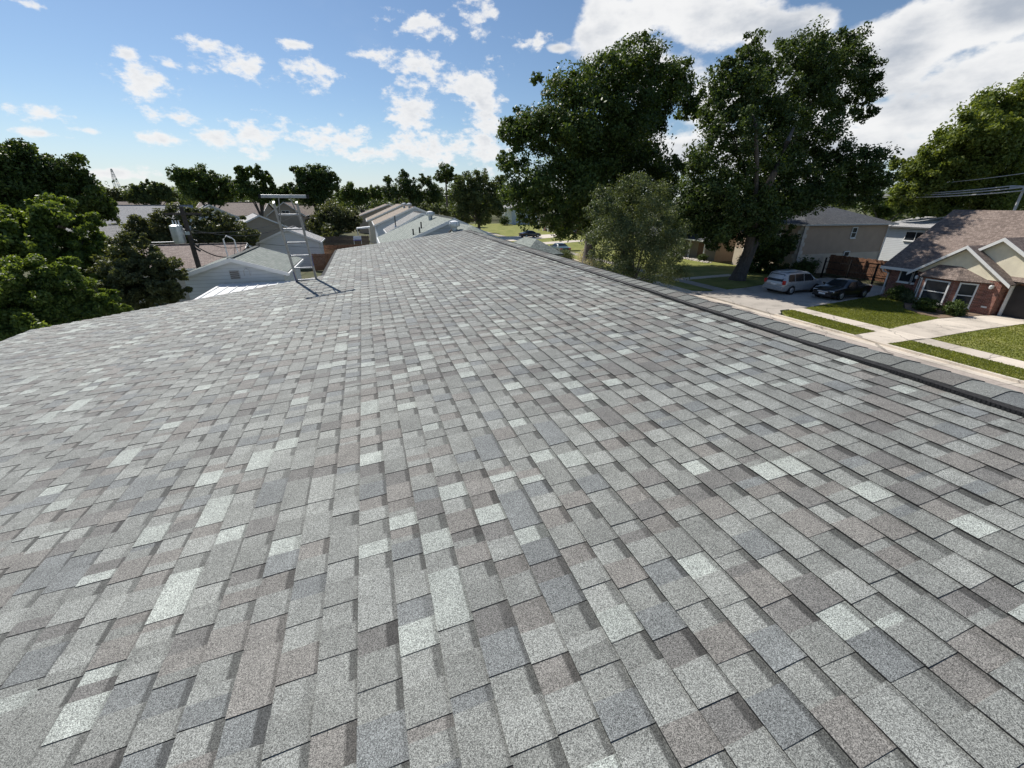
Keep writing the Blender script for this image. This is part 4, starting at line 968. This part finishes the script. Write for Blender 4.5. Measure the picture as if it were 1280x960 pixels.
# ------------------------------------------------------------------ vehicles
def ring(half_low, half_belt, half_roof, z0, zb, zr):
    """right half outline bottom to top, mirrored"""
    pts = [(half_low * 0.9, z0), (half_low, z0 + 0.12), (half_belt, z0 + (zb - z0) * 0.55), (half_belt * 0.985, zb)]
    if zr > zb + 0.02: pts += [(half_roof + (half_belt - half_roof) * 0.12, zr - 0.07), (half_roof * 0.82, zr), ]
    else: pts += [(half_belt * 0.9, zb + 0.02), (half_belt * 0.6, zb + 0.035)]
    return pts
def make_car(name, label, loc, rz, secs, paint, L, Wd, wheel_x, wr, glass_side, plates):
    c = tag(empty(name, loc, rz), label, 'car')
    m = MB(); n = None; rings = []
    for (x, hl_, hb, hr, z0, zb, zr) in secs:
        r = ring(hl_, hb, hr, z0, zb, zr); full = [(x, y, z) for y, z in r] + [(x, -y, z) for y, z in reversed(r)]
        rings.append(full)
    n = len(rings[0]); m.v = [p for r in rings for p in r]
    for i in range(len(rings) - 1):
        for j in range(n):
            k2 = (j + 1) % n; m.f.append((i * n + j, (i + 1) * n + j, (i + 1) * n + k2, i * n + k2)); m.uv.append([(0, 0)] * 4)
    m.f.append(tuple(range(n))); m.uv.append([(0, 0)] * n); e = (len(rings) - 1) * n; m.f.append(tuple(e + j for j in reversed(range(n)))); m.uv.append([(0, 0)] * n)
    m.build('body', paint, c, smooth=True)
    for wx in wheel_x:
        for s in (-1, 1):
            w_ = MB(); w_.tube([(wx, s * (Wd / 2 - 0.20), wr), (wx, s * (Wd / 2 - 0.18), wr), (wx, s * (Wd / 2 + 0.012), wr), (wx, s * (Wd / 2 + 0.025), wr)], [wr * 0.9, wr, wr, wr * 0.9], 20); wo = w_.build('wheel', 'rubber', c, smooth=True)
            r_ = MB(); r_.tube([(wx, s * (Wd / 2 + 0.02), wr), (wx, s * (Wd / 2 + 0.035), wr)], [wr * 0.66, wr * 0.6], 16); ro = r_.build('rim', 'rim_metal', wo, smooth=True)
            a_ = MB(); a_.tube([(wx, s * (Wd / 2 - 0.22), wr + 0.01), (wx, s * (Wd / 2 + 0.006), wr + 0.01)], wr * 1.13, 20); a_.build('wheel_arch', 'rubber', c)
    for nm, poly, s in glass_side:
        g_ = MB(); p = [Vector(q) for q in poly]
        if s: p = [Vector((q.x, q.y * s, q.z)) for q in p]
        g_.quad(p); g_.build(nm, 'car_glass', c)
    for (nm, x0, x1, y0, y1, z0, z1, mat) in plates:
        b_ = MB(); b_.box(x0, x1, y0, y1, z0, z1); b_.build(nm, mat, c, bevel=0.015)
    return c
# silver minivan: local x forward, rear at x=0
van_secs = [(0.0, .78, .80, .6, .42, .78, .78), (0.06, .86, .90, .66, .30, .98, 1.0), (0.16, .90, .95, .68, .26, 1.0, 1.40), (0.34, .92, .97, .69, .25, 1.02, 1.70), (0.7, .93, .98, .70, .25, 1.02, 1.76), (1.8, .94, .99, .70, .25, 1.0, 1.78), (2.7, .94, .99, .69, .25, .99, 1.75), (3.05, .94, .99, .67, .25, .99, 1.66), (3.75, .94, .98, .68, .25, 1.0, 1.12), (3.95, .93, .97, .7, .25, 1.0, 1.02), (4.45, .90, .93, .7, .28, .88, .88), (4.75, .80, .82, .6, .34, .72, .72), (4.82, .7, .72, .5, .42, .64, .64)]
def vy(z, off=0.012):   # side of cabin at height
    t = (z - 1.0) / 0.72; return 0.975 + (0.76 - 0.975) * min(1, max(0, t)) + off
gs = []
for s in (-1, 1):
    gs += [('window', [(0.42, vy(1.06), 1.06), (1.12, vy(1.05), 1.05), (1.12, vy(1.58), 1.58), (0.55, vy(1.58), 1.58)], s), ('window', [(1.22, vy(1.05), 1.05), (2.15, vy(1.04), 1.04), (2.15, vy(1.6), 1.6), (1.22, vy(1.6), 1.6)], s), ('window', [(2.25, vy(1.04), 1.04), (3.5, vy(1.04), 1.04), (2.95, vy(1.55), 1.55), (2.25, vy(1.6), 1.6)], s)]
gs += [('rear_window', [(0.035, -.72, 1.03), (0.035, .72, 1.03), (0.27, .62, 1.6), (0.27, -.62, 1.6)], 0), ('windscreen', [(3.72, -.74, 1.14), (3.72, .74, 1.14), (3.10, .62, 1.66), (3.10, -.62, 1.66)], 0)]
vp = [('tail_light', -0.01, 0.14, .72, .955, .82, 1.14, 'red_lens'), ('tail_light', -0.01, 0.14, -.955, -.72, .82, 1.14, 'red_lens'), ('bumper', -0.10, 0.08, -.88, .88, .36, .62, 'silver_paint'), ('number_plate', -0.045, -0.005, -.26, .26, .72, .86, 'plate_white'), ('roof_rail', 0.6, 2.6, .60, .64, 1.765, 1.80, 'iron_black'), ('roof_rail', 0.6, 2.6, -.64, -.60, 1.765, 1.80, 'iron_black'), ('wing_mirror', 3.2, 3.36, 1.0, 1.16, 1.05, 1.2, 'silver_paint'), ('wing_mirror', 3.2, 3.36, -1.16, -1.0, 1.05, 1.2, 'silver_paint'), ('headlight', 4.5, 4.68, .58, .86, .66, .8, 'clear_lens'), ('headlight', 4.5, 4.68, -.86, -.58, .66, .8, 'clear_lens'), ('door_handle', 1.9, 2.06, -1.0, -.985, .9, .94, 'silver_paint'), ('door_handle', 2.4, 2.56, -1.0, -.985, .9, .94, 'silver_paint')]
make_car('minivan', 'silver minivan parked tail towards the street under the oak', (31.7, 26.45, Zg - 0.008), math.radians(3), van_secs, 'silver_paint', 4.8, 1.98, (0.95, 3.85), 0.34, gs, vp)
# black coupe-like sedan: local x forward
sed = [(0.0, .70, .72, .5, .40, .70, .70), (0.08, .84, .86, .6, .28, .84, .84), (0.5, .88, .91, .6, .22, .95, .96), (0.95, .89, .92, .58, .21, .95, 1.10), (1.5, .9, .93, .57, .21, .94, 1.36), (2.1, .9, .93, .57, .21, .93, 1.42), (2.7, .9, .93, .57, .21, .92, 1.36), (3.35, .9, .93, .58, .21, .92, 1.0), (3.55, .9, .92, .6, .21, .91, .92), (4.2, .87, .89, .6, .23, .82, .82), (4.55, .78, .80, .5, .26, .68, .68), (4.65, .68, .70, .5, .34, .58, .58)]
def sy2(z, off=0.012):
    t = (z - 0.93) / 0.44; return 0.925 + (0.63 - 0.925) * min(1, max(0, t)) + off
gs = []
for s in (-1, 1):
    gs += [('window', [(1.15, sy2(.97), .97), (2.0, sy2(.96), .96), (2.0, sy2(1.32), 1.32), (1.5, sy2(1.27), 1.27)], s), ('window', [(2.1, sy2(.96), .96), (3.2, sy2(.95), .95), (2.6, sy2(1.28), 1.28), (2.1, sy2(1.32), 1.32)], s)]
gs += [('windscreen', [(3.36, -.68, 1.0), (3.36, .68, 1.0), (2.74, .52, 1.37), (2.74, -.52, 1.37)], 0), ('rear_window', [(0.95, -.66, 1.11), (0.95, .66, 1.11), (1.48, .52, 1.37), (1.48, -.52, 1.37)], 0)]
spl = [('headlight', 4.36, 4.57, .46, .8, .58, .72, 'clear_lens'), ('headlight', 4.36, 4.57, -.8, -.46, .58, .72, 'clear_lens'), ('number_plate', 4.64, 4.68, -.25, .25, .40, .53, 'plate_white'), ('grille', 4.60, 4.66, -.4, .4, .55, .64, 'chrome'), ('wing_mirror', 3.0, 3.15, .94, 1.1, .95, 1.08, 'black_paint'), ('wing_mirror', 3.0, 3.15, -1.1, -.94, .95, 1.08, 'black_paint'), ('tail_light', -0.02, 0.12, .5, .84, .72, .86, 'red_lens'), ('tail_light', -0.02, 0.12, -.84, -.5, .72, .86, 'red_lens'), ('bumper', 4.5, 4.70, -.72, .72, .26, .40, 'black_paint')]
make_car('sedan', 'glossy black low sedan parked facing the street beside the lawn', (38.1, 23.85, Zg - 0.008), math.radians(184), sed, 'black_paint', 4.65, 1.86, (0.9, 3.7), 0.33, gs, spl)
make_car('sedan', 'dark green sedan parked far up the street beside the big trunk', (27.0, 57.0, Zg), math.radians(90), sed, 'green_paint', 4.65, 1.86, (0.9, 3.7), 0.33, gs, spl)
make_car('sedan', 'dark sedan on the far lawn edge below the pale blue house', (31.0, 88.0, Zg), math.radians(10), sed, 'dark_paint', 4.65, 1.86, (0.9, 3.7), 0.33, gs, spl)

# ------------------------------------------------------------------ foliage
def leaf_mesh(name, pts, outs, size, mat, lv=None, up=0.45):
    N = len(pts)
    nrm_ = NR.normal(size=(N, 3)); nrm_ = nrm_ / np.linalg.norm(nrm_, axis=1)[:, None] + outs * 0.55 + np.array([0, 0, up]); nrm_ /= np.linalg.norm(nrm_, axis=1)[:, None]
    t = NR.normal(size=(N, 3)); a = np.cross(nrm_, t); a /= np.linalg.norm(a, axis=1)[:, None]; b = np.cross(nrm_, a)
    sz = size * NR.uniform(0.6, 1.35, N)[:, None]
    L = a * sz; Wd = b * sz * 0.55
    V = np.empty((N, 4, 3)); V[:, 0] = pts + L; V[:, 1] = pts + Wd + L * 0.1; V[:, 2] = pts - L; V[:, 3] = pts - Wd + L * 0.1
    me = bpy.data.meshes.new(name)
    me.vertices.add(N * 4); me.vertices.foreach_set('co', V.reshape(-1).astype(np.float32))
    me.loops.add(N * 4); me.loops.foreach_set('vertex_index', np.arange(N * 4, dtype=np.int32))
    me.polygons.add(N); me.polygons.foreach_set('loop_start', np.arange(0, N * 4, 4, dtype=np.int32)); me.polygons.foreach_set('loop_total', np.full(N, 4, dtype=np.int32))
    at_ = me.attributes.new('lv', 'FLOAT', 'FACE')
    at_.data.foreach_set('value', (NR.random(N) if lv is None else lv).astype(np.float32))
    me.materials.append(MATS[mat]); me.update(calc_edges=True)
    return me
def crown_points(lobes, n, sub=0.34, dens_pow=2.0, kmul=1.7, smul=0.92):
    """lobes: (x,y,z,r). sub-clumps on each lobe, leaves round each"""
    wts = np.array([l[3] ** dens_pow for l in lobes]); wts /= wts.sum()
    P, O, LV = [], [], []
    for (x, y, z, r), w_ in zip(lobes, wts):
        k_ = max(8, int(16 * kmul * (r ** 0.6)))
        c0 = np.array([x, y, z])
        d = NR.normal(size=(k_, 3)); d /= np.linalg.norm(d, axis=1)[:, None]
        rad = r * np.clip(NR.normal(0.72, 0.24, k_), 0.1, 1.02)[:, None]; cc = c0 + d * rad * np.array([1, 1, 0.85]); sr = r * sub * smul * NR.uniform(0.4, 1.35, k_); tone = NR.uniform(-0.16, 0.16, k_)
        cnt = max(4, int(n * w_ / k_))
        for i in range(k_):
            g_ = NR.normal(size=(cnt, 3)); nn = np.linalg.norm(g_, axis=1)[:, None]; g_ = g_ / nn * np.minimum(nn, 1.9 + 0.3 * NR.random((cnt, 1)))
            g_ *= 0.46 * sr[i] * NR.uniform(0.7, 1.35, 3); g_[:, 2] *= 0.8
            p = cc[i] + g_; P.append(p)
            o_ = p - c0; O.append(o_ / (np.linalg.norm(o_, axis=1)[:, None] + 1e-6)); LV.append(np.clip(NR.random(cnt) * 0.8 + 0.1 + tone[i], 0, 1))
    return np.concatenate(P), np.concatenate(O), np.concatenate(LV)
def tree(name, label, base, lobes, n, leaf, mat, tr=0.3, bark='bark', group=None, sub=0.34, cat='tree', fork=0.35, lean=(0, 0), limb_n=9):
    t = tag(empty(name, (base[0], base[1], 0)), label, cat, group)
    B = np.array([base[0], base[1], 0.0])
    P, O, LV = crown_points(lobes, int(n * 3.0), sub)
    me = leaf_mesh('crown', P - B, O, leaf * 0.58, mat, LV); o = bpy.data.objects.new('crown', me); COL.objects.link(o); o.parent = t
    zc = sum(l[2] * l[3] for l in lobes) / sum(l[3] for l in lobes); xc = sum(l[0] * l[3] for l in lobes) / sum(l[3] for l in lobes); yc = sum(l[1] * l[3] for l in lobes) / sum(l[3] for l in lobes)
    F = Vector(((xc - base[0]) * 0.25 + lean[0], (yc - base[1]) * 0.25 + lean[1], max(zc * fork, 0.4)))
    m = MB(); m.tube([(0, 0, -0.05), (0, 0, F.z * 0.06), F * 0.35, F * 0.7, F], [tr * 1.7, tr * 1.25, tr * 1.02, tr * 0.95, tr * 0.8], 12); m.build('trunk', bark, t, smooth=True)
    big = sorted(lobes, key=lambda l: -l[3])[:limb_n]
    for l in big:
        E2 = Vector((l[0] - base[0], l[1] - base[1], l[2])); mid = F.lerp(E2, 0.5) + Vector((RN.uniform(-.4, .4), RN.uniform(-.4, .4), RN.uniform(0, .5))) * tr * 2
        m = MB(); m.tube([F - Vector((0, 0, tr * 0.4)), F.lerp(mid, 0.5) + Vector((0, 0, tr * .3)), mid, E2], [tr * 0.55, tr * 0.42, tr * 0.28, tr * 0.08], 8); m.build('limb', bark, t, smooth=True)
    return t
def px_lobes(L, jit=1.5):
    out = []
    for (x, y, r, Y) in L:
        p = at(x, y, Y); dep = (p - Vector((0, 0, CAMZ))).dot(FW); out.append((p.x, p.y, p.z, r * dep / FPX))
    return out

oak1 = px_lobes([(795, 82, 36, 47), (760, 95, 34, 46), (715, 118, 36, 45), (672, 97, 9, 44), (655, 165, 30, 44), (640, 205, 20, 43), (690, 170, 42, 43), (735, 150, 48, 44), (780, 130, 46, 46), (830, 105, 34, 47), (855, 125, 22, 48), (815, 140, 26, 48), (770, 195, 52, 45), (715, 225, 48, 43), (665, 235, 34, 42), (690, 262, 26, 42), (740, 255, 40, 44), (800, 235, 44, 46), (835, 215, 30, 47), (640, 165, 18, 44), (850, 95, 16, 48), (865, 140, 14, 48), (730, 190, 40, 49), (790, 170, 40, 50), (665, 268, 20, 43), (705, 280, 22, 43), (745, 282, 22, 44), (640, 245, 16, 43), (780, 265, 26, 45)])
tree('oak_tree', 'tall dark oak with broad crown, left one of the two big oaks', (at(737, 335, 45).x, 45.5), oak1, 52000, 0.27, 'leaf_oak', 0.62, sub=0.36, fork=0.42)
oak2 = px_lobes([(1000, 72, 34, 36), (1040, 68, 34, 36), (1068, 92, 28, 36), (1088, 110, 18, 35), (935, 72, 26, 35), (905, 100, 28, 34), (925, 120, 32, 33), (965, 130, 40, 35), (1015, 115, 40, 36), (1050, 130, 24, 36), (1083, 140, 14, 35), (890, 140, 22, 33), (915, 165, 36, 32), (965, 180, 44, 34), (1015, 175, 38, 35), (875, 200, 24, 32), (890, 235, 36, 32), (935, 225, 42, 32), (985, 235, 42, 33), (1030, 215, 34, 33), (1075, 205, 30, 31), (1092, 225, 22, 31), (1070, 236, 22, 31), (915, 270, 34, 31), (955, 275, 30, 31), (975, 300, 22, 33), (870, 245, 24, 33), (1000, 252, 20, 31), (1035, 240, 20, 31), (950, 90, 24, 37), (1008, 250, 18, 32), (1045, 246, 18, 32), (1085, 246, 16, 32), (860, 262, 22, 33), (885, 280, 24, 33), (905, 295, 22, 34), (935, 295, 20, 33), (960, 310, 16, 35)])
ok2 = tree('oak_tree', 'tall dark oak over the minivan, right one of the two big oaks', (34.2, 32.6), oak2, 58000, 0.22, 'leaf_oak_deep', 0.58, bark='bark', sub=0.36, fork=0.40, lean=(0.8, 0.2), limb_n=12)
q0 = [at(x_, y_, Y_) - Vector((34.2, 32.6, 0)) for x_, y_, Y_ in ((934, 318, 32.2), (942, 280, 31.4), (952, 250, 30.6), (968, 215, 30.0), (984, 178, 30.0), (992, 160, 31))]
m = MB(); m.tube(q0, [0.42, 0.36, 0.3, 0.25, 0.2, 0.1], 10); m.build('limb', 'bark', ok2, smooth=True)
q0 = [at(x_, y_, Y_) - Vector((34.2, 32.6, 0)) for x_, y_, Y_ in ((944, 270, 31.2), (946, 200, 30.6), (944, 155, 30.6), (938, 135, 31.5))]
m = MB(); m.tube(q0, [0.2, 0.17, 0.13, 0.06], 8); m.build('limb', 'bark', ok2, smooth=True)
pt = px_lobes([(790, 235, 20, 27), (760, 252, 22, 27), (818, 250, 22, 27), (785, 275, 34, 27), (825, 290, 30, 27), (760, 300, 28, 27), (800, 320, 36, 27), (835, 335, 24, 28), (770, 335, 26, 27), (742, 262, 14, 26), (840, 265, 12, 28), (800, 225, 10, 27), (750, 238, 8, 27), (850, 310, 14, 28)])
tree('young_tree', 'small grey green airy tree in front of the big oaks', (at(792, 360, 27).x, 27.0), pt, 24000, 0.105, 'leaf_olive', 0.12, sub=0.45, fork=0.3)
rt_ = px_lobes([(1255, 140, 34, 34), (1215, 165, 34, 34), (1175, 195, 32, 36), (1150, 225, 28, 37), (1240, 195, 40, 33), (1280, 175, 44, 33), (1195, 225, 36, 35), (1130, 245, 16, 38), (1170, 255, 24, 36), (1235, 240, 34, 33), (1290, 125, 34, 33), (1285, 230, 40, 32), (1330, 170, 50, 32), (1390, 190, 50, 31), (1120, 205, 10, 40)])
tree('shade_tree', 'wide sunlit yellow green tree behind the brick house', (at(1245, 300, 33).x, 34.0), rt_, 46000, 0.30, 'leaf_gold', 0.5, bark='bark_pale', sub=0.36)

# left side trees
tl = px_lobes([(35, 215, 38, 48), (70, 215, 30, 48), (100, 240, 28, 48), (5, 205, 34, 48), (60, 250, 34, 47), (125, 255, 22, 50), (20, 255, 36, 46), (-40, 220, 50, 46), (90, 262, 22, 50)])
tree('shade_tree', 'tall dark green tree on the far left skyline', (at(40, 300, 48).x, 48.0), tl, 26000, 0.24, 'leaf_oak', 0.4)
tl = px_lobes([(30, 280, 34, 23), (70, 275, 30, 24), (105, 300, 24, 24), (10, 310, 36, 22), (60, 315, 34, 23), (-30, 290, 40, 22), (95, 330, 24, 23), (122, 328, 22, 23), (132, 350, 20, 22.5), (112, 278, 14, 24)])
tree('magnolia_tree', 'bushy glossy green tree below the left skyline tree', (at(40, 400, 23).x, 23.0), tl, 24000, 0.14, 'leaf_bright', 0.25)
tl = px_lobes([(40, 345, 30, 15.5), (75, 350, 26, 15.5), (15, 375, 36, 15), (60, 385, 34, 15), (100, 380, 26, 15.5), (125, 385, 18, 15.5), (-25, 360, 44, 14.5), (20, 420, 34, 14), (110, 400, 18, 15), (-15, 420, 34, 14), (132, 372, 18, 15.5), (150, 388, 12, 15.3), (85, 335, 16, 15.8)])
tree('camphor_tree', 'bright leafy tree at the left roof corner, nearest of all', (at(40, 420, 15.5).x, 15.5), tl, 34000, 0.08, 'leaf_bright', 0.16)
tl = px_lobes([(165, 315, 22, 21), (190, 330, 26, 21), (150, 345, 26, 20.5), (180, 362, 28, 20.5), (210, 362, 20, 20.5), (140, 372, 22, 20), (205, 340, 18, 21), (172, 300, 12, 21), (225, 345, 10, 21), (135, 335, 16, 21), (152, 322, 16, 21.5), (215, 372, 12, 20.5)])
tree('privet_tree', 'dark slender leafed tree between bright tree and white gable', (at(180, 400, 20.5).x, 20.8), tl, 15000, 0.10, 'leaf_dusky', 0.14)
tl = px_lobes([(175, 290, 20, 52), (200, 280, 20, 52), (225, 272, 16, 53), (260, 275, 18, 53), (290, 280, 16, 53), (305, 295, 16, 52), (205, 300, 22, 52), (270, 297, 20, 52), (240, 300, 18, 52), (165, 305, 18, 51)])
tree('hedge_shrub', 'wide dark shrub mass behind the utility pole', (at(235, 310, 52).x, 52.0), tl, 16000, 0.20, 'leaf_dusky', 0.15, cat='shrub', fork=0.2)
def far_tree(label, L, n, leaf, mat, tr=0.35, name='shade_tree', **kw):
    lb = px_lobes(L); Yb = sum(l[3] for l in L) / len(L); xm = sum(l[0] for l in lb) / len(lb)
    tree(name, label, (xm, Yb), lb, n, leaf, mat, tr, **kw)
far_tree('round dark oak on the skyline left of the ladder', [(235, 225, 16, 115), (255, 222, 16, 115), (275, 230, 14, 115), (245, 240, 18, 115), (222, 218, 10, 115), (290, 240, 12, 115), (268, 245, 14, 115)], 9000, 0.42, 'leaf_oak')
far_tree('pair of open dark crowns just left of the ladder top', [(304, 220, 9, 105), (318, 214, 8, 105), (330, 222, 9, 105), (305, 235, 14, 105), (325, 242, 14, 105), (338, 232, 7, 105), (300, 212, 6, 105)], 6000, 0.36, 'leaf_oak')
far_tree('dense dark oak right behind the ladder top', [(385, 222, 16, 110), (402, 218, 14, 110), (410, 232, 13, 110), (380, 238, 16, 110), (398, 245, 18, 110), (370, 214, 7, 110), (415, 222, 8, 110)], 9000, 0.40, 'leaf_oak_deep')
far_tree('round dusky shrub behind the dark fence', [(415, 268, 18, 92), (432, 272, 16, 92), (400, 275, 15, 92), (418, 282, 20, 92), (440, 280, 12, 92), (405, 285, 14, 92)], 9000, 0.30, 'leaf_dusky', 0.2, 'round_shrub', cat='shrub', fork=0.2)
far_tree('low dark green crown on skyline right of the ladder', [(440, 238, 10, 160), (458, 240, 10, 160), (472, 242, 9, 160), (430, 244, 9, 160), (450, 247, 11, 160)], 5000, 0.5, 'leaf_oak')
far_tree('ragged dark pine like crown above the tan roofs', [(490, 240, 14, 120), (505, 228, 10, 120), (515, 235, 14, 120), (530, 225, 9, 120), (540, 238, 13, 120), (505, 217, 6, 120), (520, 250, 14, 120), (545, 250, 12, 120), (485, 225, 6, 120)], 8000, 0.36, 'leaf_oak_deep', name='pine_tree')
far_tree('single high round crown on a tall stem mid skyline', [(557, 215, 10, 140), (563, 222, 8, 140), (551, 222, 8, 140)], 2200, 0.42, 'leaf_oak_deep', 0.3, fork=0.85, name='pine_tree')
far_tree('broad mid green oak left of the big oaks', [(580, 228, 14, 95), (600, 225, 14, 95), (570, 242, 14, 95), (595, 245, 18, 95), (618, 235, 13, 95), (580, 258, 16, 95), (610, 255, 15, 95), (625, 225, 8, 95), (600, 268, 13, 95), (578, 270, 12, 95), (622, 262, 10, 95)], 11000, 0.34, 'leaf_far')
far_tree('low olive hedge shrub below the mid green oak', [(530, 262, 9, 105), (545, 264, 9, 105), (560, 266, 9, 105), (575, 270, 8, 105), (592, 272, 7, 105), (608, 274, 7, 105)], 5000, 0.3, 'leaf_olive', 0.12, 'hedge_shrub', cat='shrub', fork=0.2)
far_tree('loose pale crown on the skyline right of the lattice tower', [(175, 238, 9, 150), (190, 234, 10, 150), (205, 238, 9, 150), (185, 246, 12, 150), (165, 246, 9, 150), (212, 246, 9, 150)], 5000, 0.5, 'leaf_far')
far_tree('small dark crown under the lattice tower', [(140, 242, 7, 170), (150, 246, 7, 170), (158, 248, 6, 170)], 1800, 0.5, 'leaf_dusky')
far_tree('dark crown low behind the ladder bar', [(345, 240, 8, 150), (358, 238, 8, 150), (350, 248, 9, 150)], 2500, 0.5, 'leaf_oak_deep')
far_tree('dark crown filling the gap between the two big oaks', [(850, 265, 22, 52), (870, 275, 20, 52), (845, 290, 18, 52), (880, 255, 18, 52)], 7000, 0.28, 'leaf_oak_deep', 0.25)
far_tree('leafy crown behind the pale blue house', [(640, 242, 9, 165), (655, 238, 10, 165), (670, 240, 10, 165), (690, 246, 10, 165)], 4000, 0.5, 'leaf_oak')

far_tree('dark leafy understorey tree between the trunk and the white quoins', [(950, 305, 18, 36), (972, 312, 16, 36), (940, 328, 14, 36), (965, 330, 15, 35.5), (983, 325, 10, 36), (955, 340, 12, 35)], 8000, 0.2, 'leaf_oak_deep', 0.15)
far_tree('mid green crown above the beige house roof', [(1060, 246, 14, 58), (1085, 248, 14, 58), (1112, 252, 13, 58), (1140, 256, 13, 56), (1165, 262, 12, 55), (1100, 262, 12, 58)], 9000, 0.34, 'leaf_oak', 0.3)
# shrubs
def shrub(label, c, r, h, n, leaf, mat, name='round_shrub', group=None):
    lb = [(c[0] + RN.uniform(-.25, .25) * r, c[1] + RN.uniform(-.25, .25) * r, h * 0.5 + RN.uniform(-.05, .1) * h, r * RN.uniform(.6, .8)) for _ in range(5)]
    tree(name, label, c, lb, n, leaf, mat, 0.05, group=group, sub=0.4, cat='shrub', fork=0.3, limb_n=3)
G_ = 'clipped shrubs in front of the brick house'
shrub('clipped dark shrub in the bed left of the bay window', (36.95, 18.35), 0.85, 1.0, 2600, 0.085, 'leaf_oak', group=G_)
shrub('clipped dark shrub in front of the bay window', (37.3, 17.05), 0.8, 0.95, 2600, 0.085, 'leaf_oak', group=G_)
shrub('dark shrub under the paired windows', (39.0, 21.6), 0.9, 1.1, 2200, 0.09, 'leaf_oak_deep', group=G_)
shrub('silvery flowering shrub beside the dark window shrub', (38.9, 20.6), 0.75, 0.9, 1800, 0.08, 'leaf_olive', group=G_)
fl = [(23.5, 42.5), (24.8, 46.5), (26.6, 49.5), (25.2, 39.0), (28.5, 53.0), (24.0, 50.5)]
for i, (x_, y_) in enumerate(fl):
    shrub('pale blossoming low bush beyond the ridge cap, %s in the row' % ('first', 'second', 'third', 'nearest', 'farthest', 'leftmost')[i], (x_, y_), 1.4, 1.2, 1500, 0.10, 'leaf_flower' if i % 3 != 2 else 'leaf_olive', 'flowering_bush', 'pale bushes beyond the ridge')
shrub('dark rounded bush before the pale blue house', (43.0, 138.0), 2.2, 3.0, 1500, 0.22, 'leaf_oak_deep', 'round_shrub')
shrub('dark low bush beside the taupe porch', (40.8, 45.2), 0.8, 1.0, 1200, 0.1, 'leaf_oak_deep', 'round_shrub')
shrub('dark shrub at the foot of the beige house wall', (42.2, 32.4), 1.3, 2.0, 2500, 0.12, 'leaf_oak_deep', 'round_shrub')

# far wood that closes the horizon
lb = []
for i in range(520):
    a = RN.uniform(-1.25, 1.75); d = RN.uniform(170, 330); r = RN.uniform(3.0, 6.0)
    lb.append((math.sin(a) * d, math.cos(a) * d, RN.uniform(2.5, 5.5) + d * 0.017, r))
P, O, LV = crown_points(lb, 130000, 0.4)
o = bpy.data.objects.new('distant_trees', leaf_mesh('distant_trees', P, O, 0.6, 'leaf_far', LV)); COL.objects.link(o)
tag(o, 'band of distant green trees along the horizon', 'trees', kind='stuff')
# mid distance garden greenery on the left
lb = []
for i in range(90):
    x_ = RN.uniform(-75, -6); y_ = RN.uniform(66, 150); r = RN.uniform(1.2, 2.6); lb.append((x_, y_, RN.uniform(0.8, 2.4), r))
P, O, LV = crown_points(lb, 22000, 0.4)
o = bpy.data.objects.new('garden_greenery', leaf_mesh('garden_greenery', P, O, 0.3, 'leaf_dusky', LV)); COL.objects.link(o)
tag(o, 'mixed shrubs and hedges in the back gardens on the left', 'greenery', kind='stuff')

# short grass standing on the lawns and verges across the street
def in_poly(x, y, poly):
    c = np.zeros(len(x), bool); n = len(poly)
    for i in range(n):
        (x1, y1), (x2, y2) = poly[i], poly[(i + 1) % n]
        t = ((y1 > y) != (y2 > y)) & (x < (x2 - x1) * (y - y1) / ((y2 - y1) if y2 != y1 else 1e-9) + x1); c ^= t
    return c
def grass(label, poly, n, hgt=0.05):
    a = np.array(poly); x = NR.uniform(a[:, 0].min(), a[:, 0].max(), n * 3) ; y = NR.uniform(a[:, 1].min(), a[:, 1].max(), n * 3)
    k = in_poly(x, y, poly); x, y = x[k][:n], y[k][:n]; n = len(x)
    x = x + NR.normal(0, 0.035, n); y = y + NR.normal(0, 0.035, n)
    ang = NR.uniform(0, math.pi, n); w = NR.uniform(0.02, 0.045, n); h = hgt * NR.uniform(0.4, 1.3, n)
    V = np.empty((n, 3, 3)); lx, ly = np.cos(ang) * w, np.sin(ang) * w
    V[:, 0] = np.stack([x - lx, y - ly, np.full(n, Zg - 0.01)], 1); V[:, 1] = np.stack([x + lx, y + ly, np.full(n, Zg - 0.01)], 1)
    V[:, 2] = np.stack([x + NR.normal(0, 0.03, n), y + NR.normal(0, 0.03, n), Zg + h], 1)
    me = bpy.data.meshes.new('grass'); me.vertices.add(n * 3); me.vertices.foreach_set('co', V.reshape(-1).astype(np.float32))
    me.loops.add(n * 3); me.loops.foreach_set('vertex_index', np.arange(n * 3, dtype=np.int32)); me.polygons.add(n)
    me.polygons.foreach_set('loop_start', np.arange(0, n * 3, 3, dtype=np.int32)); me.polygons.foreach_set('loop_total', np.full(n, 3, dtype=np.int32))
    me.materials.append(MATS['grass_blade']); me.update(calc_edges=True)
    o = bpy.data.objects.new('grass', me); COL.objects.link(o); tag(o, label, 'grass', kind='stuff')
grass('short grass of the lawn before the brick house', [(29.35, 15.95), (33.0, 16.45), (35.4, 16.7), (35.2, 17.8), (36.2, 19.4), (38.3, 20.6), (39.4, 23.1), (38.9, 22.98), (30.0, 21.6), (29.35, 21.4)], 24000)
grass('short grass of the verge strip beside the driveway', [(25.9, 15.75), (27.85, 15.85), (27.95, 21.35), (27.0, 21.3), (26.3, 20.4), (25.9, 19.5)], 8000)
grass('short grass of the verge strip at the right edge', [(25.9, 4.0), (27.85, 4.0), (27.85, 13.95), (25.9, 13.9)], 12000)
grass('short grass of the lawn right of the garden path', [(29.35, 6.0), (43, 6.0), (43, 13.7), (41, 14.0), (39.2, 14.1), (33.0, 14.05), (29.35, 13.85)], 28000)
